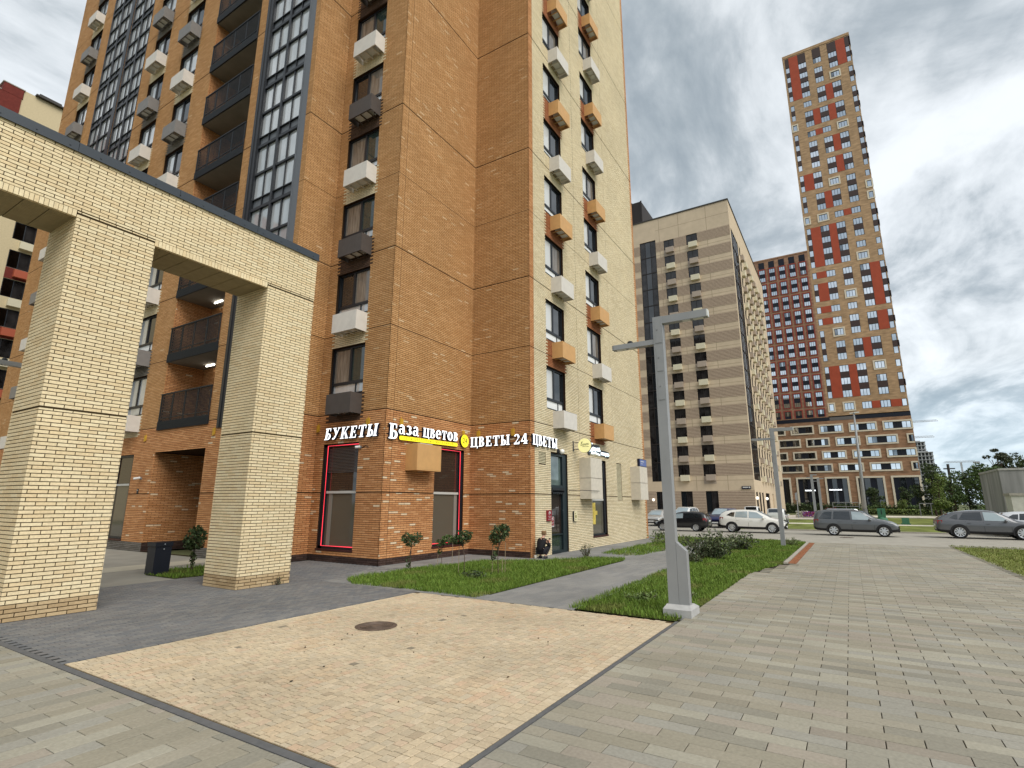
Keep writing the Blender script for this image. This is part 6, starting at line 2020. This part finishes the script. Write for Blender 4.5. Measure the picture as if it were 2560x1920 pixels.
def shrub(label, x, y, r_, h, n, size, cols, seed, name='shrub', cat='shrub', group=None, twig=True, spiky=.35):
    t = thing(name, label, cat, (x, y, 0), group=group)
    rs = random.Random(seed); P_ = []
    m = MB()
    for q in range(int(14 + n / 40)):
        a = rs.uniform(0, 2 * PI); rr = rs.uniform(.2, 1) * r_; hh = h * rs.uniform(.55, 1.0) * (1 - spiky * rr / r_)
        ex, ey = x + math.cos(a) * rr, y + math.sin(a) * rr
        bx, by = x + math.cos(a) * rr * .25, y + math.sin(a) * rr * .25
        m.tube([(bx, by, 0), ((bx + ex) / 2, (by + ey) / 2, hh * .55), (ex, ey, hh)], [.010, .007, .003], 4, cap=False)
        for k in range(int(n / (14 + n / 40))):
            f = rs.uniform(.2, 1.03)
            px, py, pz = (bx + (ex - bx) * f, by + (ey - by) * f, hh * (f if f < 1 else 1.02))
            P_.append((px + rs.gauss(0, size * .7), py + rs.gauss(0, size * .7), max(.03, pz + rs.gauss(0, size * .5))))
    if twig: m.build('stem', M_BARK, t)
    V, F, C_ = leaves(P_, size, cols, seed, .45, .4)
    link('foliage', fast_mesh('foliage', V, F, M_LEAF, C_), t)
    return t


LS = [(.10, .125, .055), (.075, .10, .042), (.05, .07, .028), (.125, .145, .07), (.035, .05, .02)]
shrub('large spiky grey-green shrub growing in the grass behind the near street lamp', 22.3, 4.75, 1.15, 1.25, 1500, .13, LS, 11)
shrub('smaller spiky shrub behind the large one, nearer the far lamp', 27.0, 4.55, .8, 1.05, 700, .13, LS, 12)
shrub('low dark tuft at the near side of the large shrub', 20.6, 5.0, .5, .5, 260, .11, LS, 13)
shrub('wispy tall weed by the cream wall right of the street door', 20.3, 9.1, .42, .62, 260, .07, [(.10, .12, .06), (.14, .15, .08), (.07, .09, .04)], 14, 'weed_plant', 'weed')
shrub('leafy pale weed patch in the grass left of the near street lamp', 12.2, 4.15, .42, .2, 260, .09, [(.13, .19, .05), (.17, .23, .075), (.10, .15, .04)], 15, 'weed_plant', 'weed')
shrub('small pale weed patch in the grass just right of the lamp fin', 13.1, 3.35, .3, .12, 120, .08, [(.15, .20, .07), (.12, .17, .05)], 16, 'weed_plant', 'weed')
shrub('tiny weed sprouting from the paving against the narrow gateway pillar', 9.25, 12.9, .09, .26, 50, .05, LD, 17, 'weed_plant', 'weed')
shrub('tall grassy weeds at the foot of the far lamp by the drain strip', 31.6, 2.75, .55, .5, 260, .08, [(.13, .155, .06), (.10, .13, .045)], 18, 'weed_plant', 'weed')
shrub('broad-leaved dark weeds in the middle of the sapling bed', 13.0, 9.3, .45, .25, 300, .09, LD, 19, 'weed_plant', 'weed')
shrub('bright leafy weeds in the strip before the cream building corner', 29.5, 8.3, 1.5, .5, 600, .13, LY, 20, 'weed_plant', 'weed')
shrub('dense weeds along the wall foot near the cream corner', 33.6, 9.9, 1.0, .55, 400, .12, LG, 21, 'weed_plant', 'weed')


def tree(label, x, y, h, r_, n, size, cols, seed, base=.25, group='trees beyond the lawn', open_=False, name='broadleaf_tree', cat='tree'):
    t = thing(name, label, cat, (x, y, 0), group=group)
    rs = random.Random(seed)
    m = MB(); tr = max(.07, h * .018)
    m.tube([(x, y, 0), (x + rs.uniform(-.1, .1) * r_, y, h * .4), (x + rs.uniform(-.2, .2) * r_, y + rs.uniform(-.2, .2) * r_, h * .8)], [tr, tr * .7, tr * .25], 6)
    blobs = []
    for q in range(11 if not open_ else 16):
        a = rs.uniform(0, 2 * PI); f = rs.uniform(0, 1); zz = h * (base + (1 - base) * (.1 + .82 * f)); rr = r_ * rs.uniform(.25, .85) * (1 - .55 * abs(f - .4))
        s_ = r_ * rs.uniform(.26, .5) * (.55 if open_ else 1)
        c = (x + math.cos(a) * rr, y + math.sin(a) * rr, zz)
        m.tube([(x, y, zz * .6), ((x + c[0]) / 2, (y + c[1]) / 2, zz * .85), c], [tr * .35, tr * .22, tr * .08], 4, cap=False)
        blobs.append((c, (s_, s_, s_ * (.8 if not open_ else .45))))
    m.build('trunk', M_BARK, t)
    if not open_: blobs.append(((x, y, h * (base + (1 - base) * .45)), (r_ * .5, r_ * .5, h * (1 - base) * .38)))
    crown(t, blobs, n, size, cols, seed)
    return t


tree('bright green young tree right of the podium corner', 98, -10.9, 6.6, 1.5, 1500, .32, LY, 31, .12)
tree('dark green tree close behind the bright young tree', 122, -12.8, 9.6, 2.9, 2600, .42, LD, 32, .1)
tree('mid green tree between the young tree and the concrete building', 112, -14.4, 7.6, 2.4, 2000, .4, LG, 33, .08)
tree('dark bushy tree under the distant crane', 118, -17.0, 7.9, 2.6, 2200, .42, LD, 34, .06)
tree('olive green tree just left of the concrete building', 104, -17.2, 8.0, 2.7, 2200, .4, LG, 35, .08)
tree('feathery tall tree with open branches above the concrete building', 112, -20.6, 11.2, 3.4, 1700, .42, [(.05, .06, .03), (.04, .05, .025), (.065, .075, .035)], 36, .52, open_=True)
tree('dark round tree crowning the concrete building at the picture edge', 114, -23.2, 9.6, 3.0, 2400, .42, LD, 37, .3)
tree('low dark tree filling the gap under the feathery one', 116, -19.5, 7.6, 2.2, 1500, .4, LD, 38, .05)
tree('light green tree leaning out beside the podium corner, lower part hidden', 126, -14.8, 7.9, 2.2, 1500, .42, LY, 39, .1)
t = thing('treeline', 'hazy far tree line closing the view behind the lawn', 'trees', (240, -60, 0)); t['kind'] = 'stuff'
rs = np.random.RandomState(5)
bl = []
for q in range(60):
    yy = -26 - q * 2.6
    bl.append(((235 + rs.uniform(-8, 8), yy, rs.uniform(2, 6)), (3.2, 3.2, rs.uniform(3, 6))))
crown(t, bl, 9000, .8, LD, 41, name='foliage')
tree('round dark green bush-tree before the fourth podium shop window', 141, -4.6, 5.9, 1.75, 1600, .35, LD, 42, .08, group='small trees before the podium')
tree('taller dark bush-tree before the podium shop window at its right end', 141, -10.3, 6.3, 1.45, 1400, .35, LD, 43, .08, group='small trees before the podium')
tree('small yellow-green tree at the right end of the clipped hedge', 137, -9.0, 3.8, 1.2, 800, .3, LY, 44, .1, group='small trees before the podium')
tree('small pale bush standing out of the hedge near the mast', 137, -5.9, 2.9, .6, 350, .25, LY, 45, .1, group='small trees before the podium')
for i, (lab, y0, y1, x, h, c) in enumerate((('clipped green hedge in two steps before the podium, right part', -15.5, -2.4, 138, 1.7, LG), ('lower green hedge strip in front of the clipped hedge', -15, 2, 134, 1.0, LY), ('mixed dark hedge before the podium, left part', -2.0, 14, 138, 2.1, LD))):
    t = thing('hedge', lab, 'hedge', (x, (y0 + y1) / 2, 0), group='hedges before the podium')
    rs = np.random.RandomState(50 + i)
    n_ = int((y1 - y0) * 170)
    P_ = np.stack([rs.uniform(x - .6, x + .6, n_), rs.uniform(y0, y1, n_), rs.uniform(.05, h, n_) * (1 + .12 * np.sin(rs.uniform(y0, y1, n_) * 1.3))], 1)
    V, F, C_ = leaves(P_, .34, c, 60 + i, .6)
    link('foliage', fast_mesh('foliage', V, F, M_LEAF, C_), t)
    m = MB(); m.box(x - .4, y0 + .2, 0, x + .4, y1 - .2, h * .8); m.build('stem', mat('hedge_inside', (.02, .028, .01), rough=.95), t)
FLW = [(.26, .03, .07), (.20, .05, .24), (.16, .04, .22), (.30, .04, .06), (.12, .03, .16)]
for lab, y0, y1, cols, z1, x in (('low purple and crimson flower bed at the edge of the far plaza', 4.5, 6.0, FLW, .95, 90), ('dark red shrub bed behind the flower bed', 2.2, 3.9, [(.10, .02, .025), (.14, .03, .03), (.05, .04, .02)], 1.4, 112), ('white blossoms at the left end of the flower bed', 5.6, 7.1, [(.6, .58, .52), (.5, .48, .42), (.2, .2, .1)], 1.0, 93)):
    t = thing('flower_bed', lab, 'flower bed', (x, (y0 + y1) / 2, 0))
    rs = np.random.RandomState(int(y0 * 10))
    n_ = 420
    P_ = np.stack([rs.uniform(x - .8, x + .8, n_), rs.uniform(y0, y1, n_), rs.uniform(.05, z1, n_)], 1)
    V, F, C_ = leaves(P_, .2, cols, 70, .8)
    link('blossom', fast_mesh('blossom', V, F, M_LEAF, C_), t)
    m = MB(); m.box(x - .9, y0 - .05, 0, x + .9, y1 + .05, .22); m.build('planter_edge', M_KERB, t)

# ------------------------------------------------------------------ small things
t = thing('litter_bin', 'black square litter bin beside the small grass patch behind the gateway', 'litter bin', (8.7, 17.95, 0))
M_BIN = mat('bin_black', (.012, .014, .022), rough=.4, var=.1, vscale=4)
m = MB(); m.prism([(8.46, 17.72), (8.92, 17.72), (8.92, 18.18), (8.46, 18.18)], 0, .78); m.build('bin_body', M_BIN, t)
m = MB(); m.box(8.44, 17.70, .80, 8.94, 18.20, .92); m.box(8.50, 17.76, .78, 8.88, 18.14, .80); m.build('lid', M_BIN, t)
m = MB(); m.lathe((8.7, 17.695, .86), [(.001, -.004), (.018, -.003), (.018, .004)], 10, 'y'); m.lathe((8.7, 17.715, .72), [(.001, -.004), (.018, -.003), (.018, .004)], 10, 'y'); m.build('lock', M_RIM, t)
m = MB(); m.box(8.50, 17.76, 0, 8.88, 18.14, .03); m.build('foot_plate', M_BLACK, t)
t = thing('paper_cup', 'white paper cup standing on the paving beside the crouching person', 'paper cup', (18.5, 10.42, 0))
m = MB(); m.lathe((18.5, 10.42, 0), [(.001, 0), (.038, 0), (.052, .135)], 16); m.build('cup_body', mat('paper_white', (.72, .66, .54), rough=.7), t, smooth=True)
m = MB(); m.lathe((18.5, 10.42, .135), [(.055, -.004), (.055, .01), (.045, .014), (.001, .014)], 16); m.build('lid', M_UNIT, t, smooth=False)
M_GRN = mat('faded_green_plastic', (.055, .17, .10), rough=.6, var=.12, vscale=3)
t = thing('green_container', 'faded green box-shaped container on the far lawn behind the estate car', 'container', (80, -3.1, 0))
m = MB(); m.box(79.6, -3.5, .55, 80.4, -2.7, 1.55); m.box(79.58, -3.14, .85, 79.6, -3.05, 1.4, 1); m.build('container_box', [M_GRN, M_BAR], t)
m = MB(); m.lathe((80, -3.1, 0), [(.62, 0), (.58, .3), (.4, .55), (.001, .56)], 14); m.build('foot', M_GRN, t, smooth=True)
t = thing('green_container', 'small green box beside the bonnet end of the estate car', 'container', (70, -4.7, 0))
m = MB(); m.box(69.7, -5.0, .12, 70.3, -4.4, .68); m.build('container_box', M_GRN, t)
m = MB(); m.box(69.6, -5.1, 0, 70.4, -4.3, .12); m.build('foot', M_GRN, t)
t = thing('rail_fence', 'low pale pipe railing before the middle podium shop window', 'fence', (136.5, .8, 0))
for y in (-1.6, .8, 3.2):
    m = MB(); m.tube([(136.5, y, 0), (136.5, y, 2.35)], .06, 5); m.build('post', M_LAMP, t)
for z in (1.5, 2.35):
    m = MB(); m.tube([(136.5, -1.6, z), (136.5, 3.2, z)], .06, 5); m.build('rail', M_LAMP, t)
t = thing('rail_fence', 'low metal pipe fence at the right end of the hedge by the trees', 'fence', (120, -13, 0))
for y in (-15.2, -13.6, -12, -10.4):
    m = MB(); m.tube([(120, y, 0), (120, y, 2.2)], .07, 5); m.build('post', M_LAMP, t)
m = MB(); m.tube([(120, -15.2, 2.15), (120, -10.4, 2.15)], .07, 5); m.build('rail', M_LAMP, t)
# fallen leaves and crumbs of soil on the cream stones
t = thing('leaf_litter', 'a few dry dark leaf crumbs scattered over the cream paving', 'leaf litter'); t['kind'] = 'stuff'
rs = np.random.RandomState(3)
n_ = 46
P_ = np.stack([rs.uniform(3.8, 9.8, n_), rs.uniform(3.1, 8.6, n_), np.full(n_, .012)], 1)
V, F, C_ = leaves(P_, .045, [(.05, .035, .02), (.08, .05, .025), (.03, .025, .015)], 81, .6)
V[:, 2] = np.clip(V[:, 2], .004, .02)
link('dry_leaf', fast_mesh('dry_leaf', V, F, M_LEAF, C_), t)

# ------------------------------------------------------------------ crouching person
PE = thing('person', 'fair-haired person in black crouching by the cream wall and looking at a phone', 'person', (18.95, 10.38, 0), R(-8))
M_SKIN = mat('skin', (.52, .30, .21), rough=.55)
M_JKT = mat('black_jacket', (.010, .010, .012), rough=.8)
M_TRS = mat('black_trousers', (.014, .014, .018), rough=.85)
M_HAIR = mat('fair_hair', (.24, .145, .07), rough=.7, var=.35, vscale=60)


def skinned(name, verts, edges, m_, root=0, sub=1):
    me = bpy.data.meshes.new(name)
    me.from_pydata([v[:3] for v in verts], edges, [])
    o = link(name, me, PE, local=True)
    sk = o.modifiers.new('skin', 'SKIN'); sk.use_smooth_shade = True
    L = me.skin_vertices[0].data
    for i, v in enumerate(verts):
        r_ = v[3]; L[i].radius = (r_, r_ if len(v) < 5 else v[4]); L[i].use_root = (i == root)
    ss = o.modifiers.new('subdiv', 'SUBSURF'); ss.levels = sub; ss.render_levels = sub
    me.materials.append(m_)
    return o


bv = [(-.10, 0, .30, .11), (-.07, 0, .45, .115), (.0, 0, .62, .12), (.07, 0, .74, .075), (.12, 0, .80, .05), (.155, 0, .86, .075), (.17, 0, .93, .082), (.155, 0, .985, .06),
      (.03, .17, .68, .05), (.22, .20, .47, .042), (.40, .09, .60, .03), (.445, .055, .635, .026),
      (.03, -.17, .68, .05), (.24, -.20, .46, .042), (.41, -.08, .59, .03), (.45, -.045, .63, .026),
      (-.04, .10, .27, .085), (.33, .14, .47, .062), (.06, .12, .10, .045), (.16, .13, .045, .038),
      (-.04, -.10, .27, .085), (.33, -.15, .47, .062), (.05, -.12, .10, .045), (.15, -.13, .045, .038)]
be = [(0, 1), (1, 2), (2, 3), (3, 4), (4, 5), (5, 6), (6, 7), (2, 8), (8, 9), (9, 10), (10, 11), (2, 12), (12, 13), (13, 14), (14, 15), (0, 16), (16, 17), (17, 18), (18, 19), (0, 20), (20, 21), (21, 22), (22, 23)]
skinned('body', bv, be, M_SKIN)
jv = [(-.13, 0, .24, .145), (-.09, 0, .45, .145), (.0, 0, .62, .15), (.065, 0, .74, .10), (.03, .17, .68, .075), (.22, .20, .47, .062), (.36, .11, .57, .05), (.03, -.17, .68, .075), (.24, -.20, .46, .062), (.37, -.10, .56, .05)]
skinned('jacket', jv, [(0, 1), (1, 2), (2, 3), (2, 4), (4, 5), (5, 6), (2, 7), (7, 8), (8, 9)], M_JKT)
tv = [(-.10, 0, .28, .13), (-.04, .10, .28, .10), (.335, .14, .475, .078), (.07, .12, .12, .062), (-.04, -.10, .28, .10), (.335, -.15, .475, .078), (.06, -.12, .12, .062)]
skinned('trousers', tv, [(0, 1), (1, 2), (2, 3), (0, 4), (4, 5), (5, 6)], M_TRS)
for s in (-1, 1):
    m = MB(); m.lathe((.02, s * .125, .0), [(.001, 0), (.05, .0), (.055, .04), (.045, .09), (.001, .1)], 12)
    for i, v in enumerate(m.v): m.v[i] = (.08 + (v[0] - .02) * 2.3, v[1], v[2])
    link('shoe', m.mesh('shoe', M_BLACK, True), PE, local=True)
    m = MB()      # hand with fingers curled round the phone
    px, py, pz = .455, s * .045, .635
    m.tube([(px - .03, py, pz - .03), (px + .005, py * .95, pz), (px + .03, py * .9, pz + .02)], [.022, .03, .024], 8)
    for q, l_ in enumerate((.045, .052, .048, .038)):
        b0 = Vector((px + .02, py * .9, pz - .012 + q * .016))
        m.tube([tuple(b0), tuple(b0 + Vector((l_ * .55, -s * .012, .006))), tuple(b0 + Vector((l_ * .8, -s * .036, .008)))], [.009, .0085, .006], 6)
    m.tube([(px, py * .8, pz + .02), (px + .02, py * .35, pz + .045), (px + .035, py * .1, pz + .05)], [.011, .010, .007], 6)
    link('hand', m.mesh('hand', M_SKIN, True), PE, local=True)
m = MB()
rs2 = random.Random(4)
m.lathe((.145, 0, .935), [(.001, .105), (.05, .098), (.085, .06), (.095, .01), (.085, -.035), (.07, -.05)], 16)
for q in range(70):
    a = rs2.uniform(0, 2 * PI); zz = rs2.uniform(-.03, .1); rr = .093 * math.sqrt(max(.05, 1 - (zz / .11) ** 2))
    p0 = Vector((.145 + rr * math.cos(a) * .95, rr * math.sin(a), .935 + zz))
    if math.cos(a) > .55 and zz < .02: continue
    d_ = Vector((math.cos(a), math.sin(a), .3 + rs2.uniform(-.6, .8))).normalized() * rs2.uniform(.02, .045)
    m.tube([tuple(p0 - d_ * .3), tuple(p0 + d_)], [.010, .003], 4, cap=False)
link('hair', m.mesh('hair', M_HAIR, True), PE, local=True)
m = MB(); m.lathe((.252, 0, .895), [(.001, .02), (.012, .0), (.016, -.02), (.001, -.026)], 8); link('nose', m.mesh('nose', M_SKIN, True), PE, local=True)
for s in (-1, 1):
    m = MB(); m.lathe((.235, s * .03, .925), [(.001, .008), (.009, 0), (.001, -.008)], 8); link('eye', m.mesh('eye', M_BLACK, True), PE, local=True)
    m = MB(); m.lathe((.16, s * .085, .90), [(.001, -.028), (.014, -.01), (.018, .012), (.001, .03)], 8); link('ear', m.mesh('ear', M_SKIN, True), PE, local=True)
m = MB(); m.box(.236, -.022, .855, .243, .022, .862); link('mouth', m.mesh('mouth', mat('lip', (.32, .12, .10), rough=.6)), PE, local=True)
m = MB(); m.box(.12, -.03, .58, .155, .02, .80); link('shirt_front', m.mesh('shirt_front', M_UNIT), PE, local=True)
t = thing('phone', 'dark phone held up in the hands of the crouching person', 'phone', (18.95, 10.38, 0), R(-8))
m = MB(); m.box(-.005, -.038, -.075, .005, .038, .075); me = m.mesh('phone_case', M_BLACK); me.transform(Matrix.Rotation(R(35), 4, 'Y')); o = link('phone_case', me, t, loc=(.505, 0, .665), local=True)
m = MB(); m.quad((-.006, -.033, -.068), (-.006, .033, -.068), (-.006, .033, .068), (-.006, -.033, .068)); me = m.mesh('screen', M_CGL); me.transform(Matrix.Rotation(R(35), 4, 'Y')); link('screen', me, o, local=True)
